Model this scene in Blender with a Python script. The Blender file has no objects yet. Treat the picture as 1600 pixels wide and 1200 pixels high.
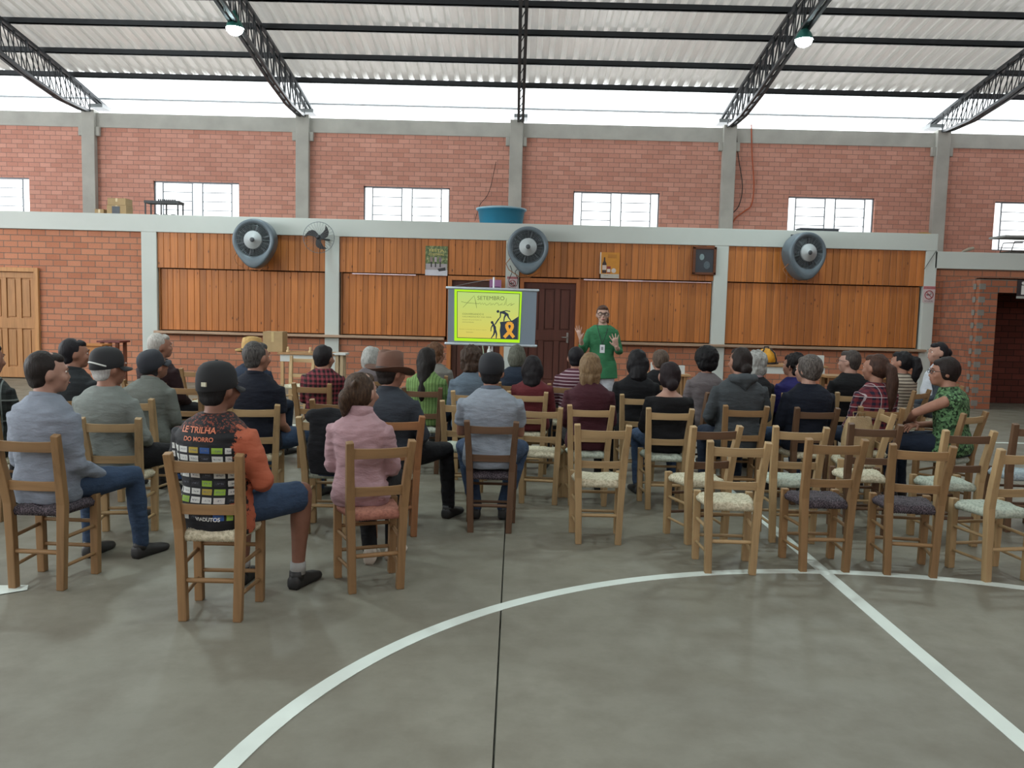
import bpy, bmesh, math, random
from mathutils import Vector, Matrix, noise
from mathutils.bvhtree import BVHTree
random.seed(7)
S = bpy.context.scene
COL = S.collection
PI = math.pi

# ------------------------------------------------------------ camera
CAM_H, FPX = 1.594, 1330.0
PITCH, ROLL, YAW = 0.0888, 0.0247, -0.0026
_f = Vector((math.sin(YAW), math.cos(YAW), 0)); _r = Vector((math.cos(YAW), -math.sin(YAW), 0)); _u = Vector((0, 0, 1))
_fw = _f*math.cos(PITCH) - _u*math.sin(PITCH); _up = _u*math.cos(PITCH) + _f*math.sin(PITCH)
_rt = _r*math.cos(ROLL) + _up*math.sin(ROLL); _up2 = _up*math.cos(ROLL) - _r*math.sin(ROLL)
cd = bpy.data.cameras.new('camera'); cam = bpy.data.objects.new('camera', cd); COL.objects.link(cam)
M3 = Matrix((_rt, _up2, -_fw)).transposed()
cam.matrix_world = Matrix.Translation((0, 0, CAM_H)) @ M3.to_4x4()
cd.sensor_width = 36.0; cd.lens = FPX/1600*36; cd.clip_start = .05; cd.clip_end = 400
S.camera = cam
def at(px, py, Y):
    """world point on the vertical plane at depth Y for a photo position"""
    d = _rt*((px-800)/FPX) + _up2*((600-py)/FPX) + _fw
    return Vector((0, 0, CAM_H)) + d*(Y/d.y)
def wx(px, Y=16.45, py=450): return at(px, py, Y).x
def wz(py, px, Y=16.45): return at(px, py, Y).z

# ------------------------------------------------------------ daylight, exposure
w = bpy.data.worlds.new('sky'); S.world = w; w.use_nodes = True
wb = w.node_tree.nodes['Background']; wb.inputs[0].default_value = (.93, .97, 1, 1); wb.inputs[1].default_value = SKY_STRENGTH = 3.2
S.view_settings.view_transform = 'Standard'; S.view_settings.look = 'None'
S.view_settings.exposure = 0.0; S.view_settings.gamma = 1.0; S.view_settings.use_curve_mapping = False
def area(name, loc, target, sx, sy, power, col=(1, 1, 1)):
    l = bpy.data.lights.new(name, 'AREA'); l.shape = 'RECTANGLE'; l.size = sx; l.size_y = sy; l.energy = power; l.color = col
    o = bpy.data.objects.new(name, l); COL.objects.link(o); o.location = loc
    o.rotation_euler = (Vector(target)-Vector(loc)).to_track_quat('-Z', 'Y').to_euler(); return o
area('daylight_left_opening', (-15.5, 6, 4.2), (0, 7, .5), 14, 3.0, 1500, (.95, .99, 1))
area('daylight_rear_opening', (-4, -11, 5.0), (0, 6, .5), 16, 2.0, 260, (.96, .98, 1))
area('daylight_eave', (0, 21.5, 6.05), (0, 12, 3.4), 26, .5, 500, (.95, .98, 1))
try:
    S.cycles.max_bounces = 6; S.cycles.diffuse_bounces = 4; S.cycles.glossy_bounces = 3; S.cycles.transparent_max_bounces = 8
    S.cycles.use_denoising = True; S.cycles.sample_clamp_indirect = 6; S.cycles.caustics_reflective = False; S.cycles.caustics_refractive = False
except Exception: pass

# ------------------------------------------------------------ materials
def srgb(h):
    if isinstance(h, str):
        h = h.lstrip('#'); c = [int(h[i:i+2], 16)/255 for i in (0, 2, 4)]
    else: c = h
    return tuple(x/12.92 if x <= .04045 else ((x+.055)/1.055)**2.4 for x in c) + (1,)
def muted(h, ds=.28, k=.78):
    c = srgb(h); g = .3*c[0]+.59*c[1]+.11*c[2]; return tuple((x*(1-ds)+g*ds)*k for x in c[:3])+(1,)
class NT:
    def __init__(s, name):
        s.m = bpy.data.materials.new(name); s.m.use_nodes = True; s.t = s.m.node_tree; s.b = s.t.nodes['Principled BSDF']
    def n(s, typ, **kw):
        nd = s.t.nodes.new(typ)
        for k, v in kw.items():
            if k[0] == 'i' and k[1:].isdigit(): nd.inputs[int(k[1:])].default_value = v
            else: setattr(nd, k, v)
        return nd
    def l(s, a, b): s.t.links.new(a, b)
    def coords(s, scale=(1, 1, 1), kind='Object', swap=False):
        tc = s.n('ShaderNodeTexCoord'); mp = s.n('ShaderNodeMapping'); mp.inputs['Scale'].default_value = scale
        s.l(tc.outputs[kind], mp.inputs[0]); return mp.outputs[0]
    def ramp(s, fac, stops):
        r = s.n('ShaderNodeValToRGB'); e = r.color_ramp.elements
        while len(e) < len(stops): e.new(.5)
        for el, (p, c) in zip(e, stops): el.position = p; el.color = c if len(c) == 4 else tuple(c)+(1,)
        s.l(fac, r.inputs[0]); return r.outputs[0]
    def math(s, op, a, b=None, c=None):
        m = s.n('ShaderNodeMath', operation=op)
        for i, x in enumerate((a, b, c)):
            if x is None: continue
            if isinstance(x, (int, float)): m.inputs[i].default_value = x
            else: s.l(x, m.inputs[i])
        return m.outputs[0]
    def mix(s, fac, a, b, mode='MIX'):
        m = s.n('ShaderNodeMix', data_type='RGBA', blend_type=mode)
        for sock, x in ((m.inputs[0], fac), (m.inputs[6], a), (m.inputs[7], b)):
            if isinstance(x, (int, float)): sock.default_value = x
            elif isinstance(x, tuple): sock.default_value = x
            else: s.l(x, sock)
        return m.outputs[2]
    def noise(s, vec, scale, detail=3, rough=.5):
        n = s.n('ShaderNodeTexNoise'); n.inputs['Scale'].default_value = scale; n.inputs['Detail'].default_value = detail; n.inputs['Roughness'].default_value = rough
        if vec is not None: s.l(vec, n.inputs['Vector'])
        return n.outputs['Fac']
    def bump(s, h, strength=.3, dist=.01):
        b = s.n('ShaderNodeBump'); b.inputs['Strength'].default_value = strength; b.inputs['Distance'].default_value = dist
        s.l(h, b.inputs['Height']); s.l(b.outputs[0], s.b.inputs['Normal'])
    def base(s, c):
        if isinstance(c, tuple): s.b.inputs['Base Color'].default_value = c
        else: s.l(c, s.b.inputs['Base Color'])
    def set(s, rough=.6, metal=0, spec=None):
        s.b.inputs['Roughness'].default_value = rough; s.b.inputs['Metallic'].default_value = metal
        if spec is not None: s.b.inputs['Specular IOR Level'].default_value = spec
def sc(c, k): return tuple(min(1, x*k) for x in c[:3])+(1,)
_mc = {}
def plain(h, rough=.6, metal=0, var=.12, scale=6, bump=0, spec=None, name='paint'):
    key = ('p', h, rough, metal, var, scale, bump, spec)
    if key in _mc: return _mc[key]
    t = NT(name); c = srgb(h); v = t.coords(); n = t.noise(v, scale, 4)
    t.base(t.ramp(n, [(.25, sc(c, 1-var)), (.75, sc(c, 1+var))])); t.set(rough, metal, spec)
    if bump: t.bump(t.noise(v, scale*8, 3), bump, .01)
    _mc[key] = t.m; return t.m
def cloth(h, kind='plain', h2=None, h3=None, scale=1.0, rough=.85):
    key = ('c', h, kind, h2, h3, scale)
    if key in _mc: return _mc[key]
    srgb = muted
    t = NT('cloth'); c = srgb(h); v = t.coords(); n = t.noise(v, 9, 4)
    col = t.ramp(n, [(.25, sc(c, .84)), (.75, sc(c, 1.14))])
    sep = t.n('ShaderNodeSeparateXYZ'); t.l(v, sep.inputs[0]); X, Y, Z = sep.outputs
    def line(co, per, wd, off=0):
        return t.math('LESS_THAN', t.math('FRACT', t.math('ADD', t.math('MULTIPLY', co, 1/per), off+50)), wd)
    if kind == 'plaid':
        XY = t.math('ADD', X, t.math('MULTIPLY', Y, .6))
        a = line(XY, .075*scale, .5); b = line(Z, .075*scale, .5)
        m = t.math('MULTIPLY', t.math('ADD', a, b), .5)
        col = t.mix(m, col, srgb(h2))
        l1 = t.math('MAXIMUM', line(XY, .15*scale, .07, .3), line(Z, .15*scale, .07, .3))
        if h3: col = t.mix(t.math('MULTIPLY', l1, .8), col, srgb(h3))
    elif kind == 'stripes': col = t.mix(line(Z, .034*scale, .34), col, srgb(h2))
    elif kind == 'ribs':
        A = t.math('MULTIPLY', X, 1); col = t.mix(line(A, .028*scale, .25), col, srgb(h2))
    elif kind == 'leaves':
        vo = t.n('ShaderNodeTexVoronoi'); vo.inputs['Scale'].default_value = 55; t.l(v, vo.inputs['Vector'])
        col = t.ramp(vo.outputs['Color'], [(.2, srgb(h)), (.5, srgb(h2)), (.75, srgb(h3)), (1, srgb(h))])
    t.base(col); t.set(rough, 0, .25)
    b1 = t.noise(t.coords((1, 1, 2.4)), 9, 3, .55); b2 = t.noise(v, 260, 2)
    t.bump(t.math('ADD', t.math('MULTIPLY', b1, 1.0), t.math('MULTIPLY', b2, .06)), .5, .03)
    _mc[key] = t.m; return t.m
def denim(h): return cloth(h, rough=.9)
def hairmat(h, h2=None):
    key = ('h', h, h2)
    if key in _mc: return _mc[key]
    t = NT('hair'); c = srgb(h); c2 = srgb(h2) if h2 else sc(c, 1.5)
    v = t.coords((1, 1, .16)); n = t.noise(v, 110, 4, .6); n2 = t.noise(t.coords(), 18, 3)
    t.base(t.mix(t.math('MULTIPLY', n2, .8), t.ramp(n, [(.35, sc(c, .7)), (.8, c2)]), c)); t.set(.6, 0, .2)
    t.bump(n, .8, .006); _mc[key] = t.m; return t.m
def skinmat(h='#a9745a'):
    key = ('s', h)
    if key in _mc: return _mc[key]
    t = NT('skin'); c = muted(h, .15, .72); v = t.coords(); n = t.noise(v, 22, 4)
    t.base(t.ramp(n, [(.2, sc(c, .86)), (.8, sc(c, 1.1))])); t.set(.55, 0, .35)
    t.b.inputs['Subsurface Weight'].default_value = .0
    t.bump(t.noise(v, 300, 2), .15, .002); _mc[key] = t.m; return t.m
def wood(h, axis=2, rough=.55, dark=.62, fine=1.0, rand=.25):
    key = ('w', h, axis, rough, dark, fine, rand)
    if key in _mc: return _mc[key]
    t = NT('wood'); c = srgb(h); s = [26*fine, 26*fine, 26*fine]; s[axis] = 1.6*fine
    v = t.coords(tuple(s)); n = t.noise(v, 1.0, 5, .6); n2 = t.noise(t.coords(), 5, 3)
    col = t.ramp(n, [(.25, sc(c, dark)), (.5, c), (.8, sc(c, 1.22))])
    col = t.mix(t.math('MULTIPLY', n2, .35), col, sc(c, .72))
    oi = t.n('ShaderNodeObjectInfo'); k = t.math('ADD', t.math('MULTIPLY', oi.outputs['Random'], rand), 1-rand*.5)
    hs = t.n('ShaderNodeHueSaturation'); t.l(k, hs.inputs['Value']); t.l(col, hs.inputs['Color'])
    t.base(hs.outputs[0]); t.set(rough, 0, .35); t.bump(n, .25, .003); _mc[key] = t.m; return t.m
def boards(h, var=.22):
    t = NT('pine_boards'); c = srgb(h); geo = t.n('ShaderNodeNewGeometry'); ri = geo.outputs['Random Per Island']
    tc = t.n('ShaderNodeTexCoord'); sep = t.n('ShaderNodeSeparateXYZ'); t.l(tc.outputs['Object'], sep.inputs[0])
    cb = t.n('ShaderNodeCombineXYZ'); t.l(t.math('ADD', t.math('MULTIPLY', sep.outputs[0], 34), t.math('MULTIPLY', ri, 300)), cb.inputs[0])
    t.l(t.math('MULTIPLY', sep.outputs[2], 1.3), cb.inputs[2]); t.l(t.math('MULTIPLY', ri, 57), cb.inputs[1])
    n = t.noise(cb.outputs[0], 1.0, 5, .6)
    col = t.ramp(n, [(.3, sc(c, .72)), (.5, c), (.75, sc(c, 1.2))])
    isl = t.math('ADD', t.math('MULTIPLY', ri, 2*var), 1-var)
    hs = t.n('ShaderNodeHueSaturation'); t.l(isl, hs.inputs['Value']); t.l(col, hs.inputs['Color'])
    cb2 = t.n('ShaderNodeCombineXYZ'); t.l(t.math('ADD', t.math('MULTIPLY', sep.outputs[0], 9), t.math('MULTIPLY', ri, 90)), cb2.inputs[0]); t.l(t.math('MULTIPLY', sep.outputs[2], 3.2), cb2.inputs[2]); t.l(ri, cb2.inputs[1])
    vo = t.n('ShaderNodeTexVoronoi'); vo.inputs['Scale'].default_value = 1.0; t.l(cb2.outputs[0], vo.inputs['Vector'])
    kn = t.ramp(vo.outputs['Distance'], [(.05, (1, 1, 1)), (.12, (0, 0, 0))])
    t.base(t.mix(kn, hs.outputs[0], srgb('#4a2612'))); t.set(.42, 0, .4); t.bump(n, .15, .003); return t.m
def bricks(c1, c2, mortar, bw=.27, bh=.115, ms=.012, axis='x', rough=.8, off=(0, 0)):
    t = NT('brickwork'); tc = t.n('ShaderNodeTexCoord'); sep = t.n('ShaderNodeSeparateXYZ'); t.l(tc.outputs['Object'], sep.inputs[0])
    cb = t.n('ShaderNodeCombineXYZ'); t.l(t.math('ADD', sep.outputs[0 if axis == 'x' else 1], off[0]), cb.inputs[0]); t.l(t.math('ADD', sep.outputs[2], off[1]), cb.inputs[1])
    b = t.n('ShaderNodeTexBrick'); t.l(cb.outputs[0], b.inputs['Vector'])
    b.inputs['Scale'].default_value = 1; b.inputs['Brick Width'].default_value = bw; b.inputs['Row Height'].default_value = bh
    b.inputs['Mortar Size'].default_value = ms*.5; b.inputs['Mortar Smooth'].default_value = .15; b.inputs['Bias'].default_value = 0
    b.inputs['Color1'].default_value = srgb(c1); b.inputs['Color2'].default_value = srgb(c2); b.inputs['Mortar'].default_value = srgb(mortar)
    n = t.noise(tc.outputs['Object'], 1.6, 5, .6); n3 = t.noise(tc.outputs['Object'], 40, 3)
    k = t.math('ADD', t.math('MULTIPLY', n, .3), .85); k = t.math('MULTIPLY', k, t.math('ADD', t.math('MULTIPLY', n3, .3), .85))
    hs = t.n('ShaderNodeHueSaturation'); t.l(k, hs.inputs['Value']); t.l(b.outputs['Color'], hs.inputs['Color'])
    t.base(hs.outputs[0]); t.set(rough, 0, .3)
    t.bump(t.math('SUBTRACT', t.math('MULTIPLY', n3, .15), b.outputs['Fac']), .6, .012); return t.m
def emit(h, strength=1.0, name='glow'):
    m = bpy.data.materials.new(name); m.use_nodes = True; nt = m.node_tree; nt.nodes.clear()
    e = nt.nodes.new('ShaderNodeEmission'); o = nt.nodes.new('ShaderNodeOutputMaterial'); e.inputs[0].default_value = srgb(h); e.inputs[1].default_value = strength
    nt.links.new(e.outputs[0], o.inputs[0]); return m

# ------------------------------------------------------------ mesh builder
class MB:
    def __init__(s): s.v = []; s.f = []; s.mi = []; s.cur = 0; s.sm = []; s.smooth = True
    def add(s, vs, fs):
        b = len(s.v); s.v += [Vector(v) for v in vs]; s.f += [tuple(i+b for i in f) for f in fs]; s.mi += [s.cur]*len(fs); s.sm += [s.smooth]*len(fs); return b
    def box(s, x0, x1, y0, y1, z0, z1):
        sm = s.smooth; s.smooth = False
        vs = [(x, y, z) for z in (z0, z1) for y in (y0, y1) for x in (x0, x1)]
        s.add(vs, [(0, 2, 3, 1), (4, 5, 7, 6), (0, 1, 5, 4), (2, 6, 7, 3), (0, 4, 6, 2), (1, 3, 7, 5)]); s.smooth = sm; return s
    def rings(s, rings, cap=True):
        n = len(rings[0]); vs = [p for r in rings for p in r]; fs = []
        for i in range(len(rings)-1):
            for j in range(n):
                k = (j+1) % n; fs.append((i*n+j, i*n+k, (i+1)*n+k, (i+1)*n+j))
        if cap: fs.append(tuple(range(n))[::-1]); fs.append(tuple(range((len(rings)-1)*n, len(rings)*n)))
        s.add(vs, fs); return s
    def tube(s, pts, rad, n=8, sq=False, round_ends=True, flat=None):
        """sweep a circle (or square) of changing radius; flat=(vector, factor) squashes it along a direction"""
        pts = [Vector(p) for p in pts]; m = len(pts)
        if sq: n = 4
        if isinstance(rad, (int, float)): rad = [rad]*m
        rad = list(rad)
        if round_ends and not sq:
            d0 = (pts[0]-pts[1]).normalized(); d1 = (pts[-1]-pts[-2]).normalized()
            pts = [pts[0]+d0*rad[0]*.92, pts[0]+d0*rad[0]*.6] + pts + [pts[-1]+d1*rad[-1]*.6, pts[-1]+d1*rad[-1]*.92]
            rad = [rad[0]*.38, rad[0]*.8] + rad + [rad[-1]*.8, rad[-1]*.38]
        m = len(pts); up = None; rs = []
        for i in range(m):
            t = (pts[min(i+1, m-1)]-pts[max(i-1, 0)]).normalized()
            if up is None:
                a = Vector((0, 0, 1)) if abs(t.z) < .9 else Vector((0, 1, 0)); up = (a-t*a.dot(t)).normalized()
            else: up = (up-t*up.dot(t)).normalized()
            sd = t.cross(up); ring = []
            for j in range(n):
                a = 2*PI*j/n + (PI/4 if sq else 0); o = (sd*math.cos(a)+up*math.sin(a))*rad[i]*(1.4142 if sq else 1)
                if flat: fv = flat[0]; o = o - fv*o.dot(fv)*(1-flat[1])
                ring.append(pts[i]+o)
            rs.append(ring)
        if sq: sm = s.smooth; s.smooth = False; s.rings(rs); s.smooth = sm
        else: s.rings(rs)
        return s
    def ell(s, c, r, rot=None, nu=16, nv=10):
        c = Vector(c); vs = []; fs = []
        for i in range(1, nv):
            th = PI*i/nv
            for j in range(nu):
                ph = 2*PI*j/nu; p = Vector((r[0]*math.sin(th)*math.cos(ph), r[1]*math.sin(th)*math.sin(ph), r[2]*math.cos(th)))
                vs.append(c+(rot @ p if rot else p))
        t = len(vs); a = Vector((0, 0, r[2])); vs += [c+(rot @ a if rot else a), c-(rot @ a if rot else a)]
        for j in range(nu): fs.append((t, j, (j+1) % nu)); fs.append((t+1, (nv-2)*nu+(j+1) % nu, (nv-2)*nu+j))
        for i in range(nv-2):
            for j in range(nu): fs.append((i*nu+j, (i+1)*nu+j, (i+1)*nu+(j+1) % nu, i*nu+(j+1) % nu))
        s.add(vs, fs); return s
    def prism(s, poly, y0, y1):
        """polygon of (x, z) pairs, extruded between two depths"""
        n = len(poly); sm = s.smooth; s.smooth = False
        vs = [(x, y0, z) for x, z in poly]+[(x, y1, z) for x, z in poly]
        s.add(vs, [tuple(range(n)), tuple(range(n, 2*n))[::-1]]+[(j, n+j, n+(j+1) % n, (j+1) % n) for j in range(n)]); s.smooth = sm; return s
    def lathe(s, prof, c=(0, 0, 0), n=32, axis='z', sy=1.0, cap=True):
        c = Vector(c); rs = []
        for r, h in prof:
            ring = []
            for j in range(n):
                a = 2*PI*j/n; x, y = r*math.cos(a), r*math.sin(a)*sy
                ring.append(c+(Vector((x, y, h)) if axis == 'z' else Vector((x, h, y))))
            rs.append(ring)
        return s.rings(rs, cap)
    def xf(s, M):
        s.v = [M @ v for v in s.v]; return s
    def mesh(s, name='m', mats=()):
        me = bpy.data.meshes.new(name); me.from_pydata([tuple(v) for v in s.v], [], s.f)
        for m in mats: me.materials.append(m)
        me.polygons.foreach_set('material_index', s.mi); me.polygons.foreach_set('use_smooth', s.sm)
        bm = bmesh.new(); bm.from_mesh(me); bmesh.ops.recalc_face_normals(bm, faces=bm.faces); bm.to_mesh(me); bm.free(); return me
    def obj(s, name, mats, parent=None, bevel=0):
        if not isinstance(mats, (list, tuple)): mats = [mats]
        me = s.mesh(name, mats)
        if bevel:
            bm = bmesh.new(); bm.from_mesh(me)
            eds = [e for e in bm.edges if len(e.link_faces) == 2 and e.calc_face_angle(0) > .6]
            bmesh.ops.bevel(bm, geom=eds, offset=bevel, segments=2, affect='EDGES', profile=.6); bm.to_mesh(me); bm.free()
        return link(name, me, parent)
def link(name, me, parent=None):
    o = bpy.data.objects.new(name, me); COL.objects.link(o)
    if parent: o.parent = parent
    return o
def empty(name, loc=(0, 0, 0), rz=0, label=None, cat=None, group=None):
    o = bpy.data.objects.new(name, None); COL.objects.link(o); o.location = loc; o.rotation_euler = (0, 0, rz); o.empty_display_size = .1
    return tag(o, label, cat, group)
def tag(o, label=None, cat=None, group=None, kind=None):
    if label: o['label'] = label
    if cat: o['category'] = cat
    if group: o['group'] = group
    if kind: o['kind'] = kind
    return o
def struct(o, label=None): 
    o['kind'] = 'structure'
    if label: o['label'] = label
    return o
def grow(mb, vox, smooth=4, extra=None, wr=0, wf=9, wz=1.0, clip=None):
    """fuse the overlapping volumes into one continuous skin"""
    me = mb.mesh('tmp'); o = bpy.data.objects.new('tmp', me); COL.objects.link(o)
    r = o.modifiers.new('r', 'REMESH'); r.mode = 'VOXEL'; r.voxel_size = vox; r.use_smooth_shade = True
    if smooth: s = o.modifiers.new('s', 'SMOOTH'); s.factor = .5; s.iterations = smooth
    dg = bpy.context.evaluated_depsgraph_get(); out = bpy.data.meshes.new_from_object(o.evaluated_get(dg), depsgraph=dg)
    bpy.data.objects.remove(o); bpy.data.meshes.remove(me)
    if wr:
        ns = [v.normal.copy() for v in out.vertices]
        for v, n in zip(out.vertices, ns):
            p = v.co; q = Vector((p.x*wf*.6, p.y*wf*.6, p.z*wf*wz)); a = noise.noise(q); b = noise.noise(q*2.3+Vector((5, 1, 3)))
            v.co = p+n*(wr*(abs(a)*-1.6+.4+b*.5))
    if clip or extra:
        bm = bmesh.new(); bm.from_mesh(out)
        for co, no in (clip or []): bmesh.ops.bisect_plane(bm, geom=bm.verts[:]+bm.edges[:]+bm.faces[:], plane_co=co, plane_no=no, clear_outer=True)
        if extra:
            em = extra.mesh('e'); bm.from_mesh(em)
            for f in bm.faces: f.smooth = True
        bm.to_mesh(out); bm.free()
    out.materials.clear(); return out
# ============================================================ THE HALL
YF = 16.45            # face of the kitchen / bar front wall
YR = 20.0             # face of the rear brick wall
BRICK_F = bricks('#b37a5e', '#a3694f', '#6d6056', .27, .115, .014)
BRICK_R = bricks('#c89483', '#b88271', '#8e7268', .255, .104, .012)
BRICK_SIDE = bricks('#96604a', '#84503c', '#5a524b', .2, .115, .016, axis='y')
BRICK_PIER = bricks('#9a624a', '#8a543c', '#5f5d58', .27, .115, .02)
BRICK_SHADED = bricks('#5a2c22', '#4a231b', '#2a1713', .27, .115, .014)  # shaded copy of the brick: porch shade put into the colour
WHITE = plain('#b2b9b4', .55, 0, .05, 1.2, .1)
CONC = plain('#a5a59e', .85, 0, .14, 2.2, .3)
STEEL = plain('#23282c', .45, .3, .1)
def floor_mat():
    t = NT('polished_concrete'); v = t.coords()
    n = t.noise(v, .55, 6, .62); n2 = t.noise(v, 3.2, 6, .6); n3 = t.noise(v, 60, 3)
    col = t.ramp(n, [(.3, srgb('#6a675b')), (.5, srgb('#777569')), (.7, srgb('#848276'))])
    col = t.mix(t.ramp(n2, [(.42, (0, 0, 0)), (.72, (.6, .6, .6))]), col, srgb('#5f594c'))
    col = t.mix(t.math('MULTIPLY', n3, .18), col, srgb('#5c574d'))
    t.base(col); t.l(t.ramp(n2, [(.3, (.42, .42, .42)), (.7, (.6, .6, .6))]), t.b.inputs['Roughness']); t.b.inputs['Specular IOR Level'].default_value = .45
    t.bump(n3, .06, .002); return t.m
fl = MB(); fl.smooth = False
jx = [-15, -10.04, -5.04, -.04, 4.96, 9.96, 16]
for a, b in zip(jx, jx[1:]):
    for c, d in ((-12, -3.5), (-3.5, 20.3)): fl.box(a+.004, b-.004, c+.004, d-.004, -.12, 0)
fl.box(-15, 16, -12, 20.3, -.2, -.1)
FLOOR = struct(fl.obj('floor', [floor_mat()]))
# painted court markings
paint = plain('#c9d2cb', .5, 0, .07, 5)
def ring_mark(cx, cy, r0, r1, z=.003, n=160):
    m = MB(); m.smooth = False; a = []
    for rr, zz in ((r0, .0005), (r0, z), (r1, z), (r1, .0005)): a.append([Vector((cx+rr*math.cos(2*PI*j/n), cy+rr*math.sin(2*PI*j/n), zz)) for j in range(n)])
    m.rings(a+[a[0]], cap=False); return m
tag(ring_mark(1.955, 2.245, 2.92, 3.0).obj('court_circle', paint), 'white painted centre circle on the concrete court floor', 'floor marking')
tag(MB().box(1.927, 2.007, -3, 11.0, .0005, .0026).obj('court_line', paint), 'straight white halfway line running under the empty chairs', 'floor marking')
tag(MB().box(-12, 14, 11.0, 11.08, .0005, .0026).obj('court_line', paint), 'white sideline running parallel to the bar front, beyond the audience', 'floor marking')
mk = MB(); mk.smooth = False; mk.add([(-2.62, 4.5, .004), (-2.66, 4.58, .004), (-3.3, 4.5, .004), (-3.3, 4.2, .004), (-2.78, 4.37, .004)], [(0, 1, 2, 3, 4)])
mo = mk.obj('floor_patch', paint); tag(mo, 'white painted patch with a green edge at the left side of the floor', 'floor marking')
g2 = MB(); g2.smooth = False; g2.add([(-2.78, 4.37, .004), (-3.3, 4.2, .004), (-3.3, 4.1, .004), (-2.72, 4.3, .004)], [(0, 1, 2, 3)])
g2.obj('green_edge', plain('#1f5a3c', .5), mo)['label'] = 'green edge stripe'

# ---- outer rear wall: columns, ring beam, brick, windows
colx = [-14.85, -9.9, -4.99, -.09, 4.79, 9.66, 14.5]
WZ0, WZ1 = 3.2, 4.33
wins = [(c-1.0, c+1.0) for c in (-12.35, -7.48, -2.6, 2.26, 7.23, 12.0)]
rw = MB(); rw.smooth = False
xs = sorted([-15.2, 15.2]+[e for wn in wins for e in wn])
rw.box(-15.2, 15.2, YR, YR+.2, 0, WZ0); rw.box(-15.2, 15.2, YR, YR+.2, WZ1, 5.5)
cur = -15.2
for a, b in wins: rw.box(cur, a, YR, YR+.2, WZ0, WZ1); cur = b
rw.box(cur, 15.2, YR, YR+.2, WZ0, WZ1)
struct(rw.obj('wall_back', BRICK_R))
struct(MB().box(-15.2, 15.2, YR-.03, YR+.22, 5.5, 5.83).obj('trim_1', CONC, bevel=.01), 'grey concrete ring beam on top of the rear brick wall')
for i, c in enumerate(colx):
    k = MB().box(c-.15, c+.15, YR-.14, YR+.1, 0, 5.88)
    if abs(c) < 12: k.box(c-.24, c-.15, YR-.1, YR, 5.3, 5.5).box(c+.15, c+.24, YR-.1, YR, 5.3, 5.5)
    o = struct(k.obj('trim_%d' % (i+2), CONC, bevel=.012), 'grey concrete column of the rear wall')
wframe = plain('#7d858a', .5, .2)
gl = NT('window_glass'); gl.t.nodes.clear(); tr = gl.n('ShaderNodeBsdfTransparent'); df = gl.n('ShaderNodeBsdfTranslucent'); mx = gl.n('ShaderNodeMixShader'); mo_ = gl.n('ShaderNodeOutputMaterial')
mx.inputs[0].default_value = .25; gl.l(tr.outputs[0], mx.inputs[1]); gl.l(df.outputs[0], mx.inputs[2]); gl.l(mx.outputs[0], mo_.inputs[0]); GLASS = gl.m
for i, (a, b) in enumerate(wins):
    r = empty('window_%d' % (i+1), ((a+b)/2, YR+.1, WZ0)); r['kind'] = 'structure'
    H = WZ1-WZ0
    fr = MB(); fr.box(-1, 1, -.03, .03, 0, .03).box(-1, 1, -.03, .03, H-.03, H).box(-1, -.97, -.03, .03, 0, H).box(.97, 1, -.03, .03, 0, H)
    for x in (-.8, -.12, .12, .8): fr.box(x-.012, x+.012, -.02, .02, 0, H)
    fr.obj('window_frame', wframe, r)
    mu = MB()
    for x0, x1 in ((-.8, -.12), (.12, .8)):
        z = H-.03
        while z > .05: mu.box(x0, x1, -.014, .014, z-.008, z+.008); z -= .205
    mu.obj('glazing_bar', wframe, r)
    MB().box(-.97, .97, -.003, .003, .03, H-.03).obj('pane', GLASS, r)

# ---- mezzanine slab over the bar, front beams and pillars
PZ = wz(362.3, 222.7)   # underside of the long white beam
BT0, BT1 = wz(329.5, 0), wz(366, 1461)
X0, XE = -13.0, wx(1463.5, YF, 370)
bm_ = MB(); bm_.smooth = False
bm_.add([(X0, 16.38, PZ), (XE, 16.38, PZ), (XE, 16.38, BT1), (X0, 16.38, BT0), (X0, 16.62, PZ), (XE, 16.62, PZ), (XE, 16.62, BT1), (X0, 16.62, BT0)],
        [(0, 1, 2, 3), (4, 7, 6, 5), (0, 4, 5, 1), (3, 2, 6, 7), (0, 3, 7, 4), (1, 5, 6, 2)])
struct(bm_.obj('trim_9', WHITE, bevel=.008), 'long white beam above the timber shutters')
RB0, RB1 = wz(421, 1520), wz(393.5, 1480)
struct(MB().box(XE-.03, 13.5, 16.385, 16.6, RB0, RB1).obj('trim_10', WHITE, bevel=.008), 'lower white beam on the right')
struct(MB().box(-13, XE, 16.6, YR, PZ+.04, BT0-.01).obj('trim_11', CONC), 'concrete slab roof of the bar')
struct(MB().box(XE, 13.5, 16.6, YR, RB0+.04, RB1-.01).obj('trim_12', CONC), 'concrete slab roof beside the bar')
def pil(i, pa, pb, py=400):
    a, b = wx(pa, YF, py), wx(pb, YF, py)
    struct(MB().box(a, b, 16.385, 16.62, 0, PZ+.01).obj('trim_%d' % i, WHITE, bevel=.008), 'white painted pillar of the bar front'); return a, b
p1 = pil(13, 223, 246.7); p2 = pil(14, 509.1, 531.2); p3 = pil(15, 790, 811, 430); p4 = pil(16, 1115.6, 1137.2); p5 = pil(17, 1445, 1462.5)
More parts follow.
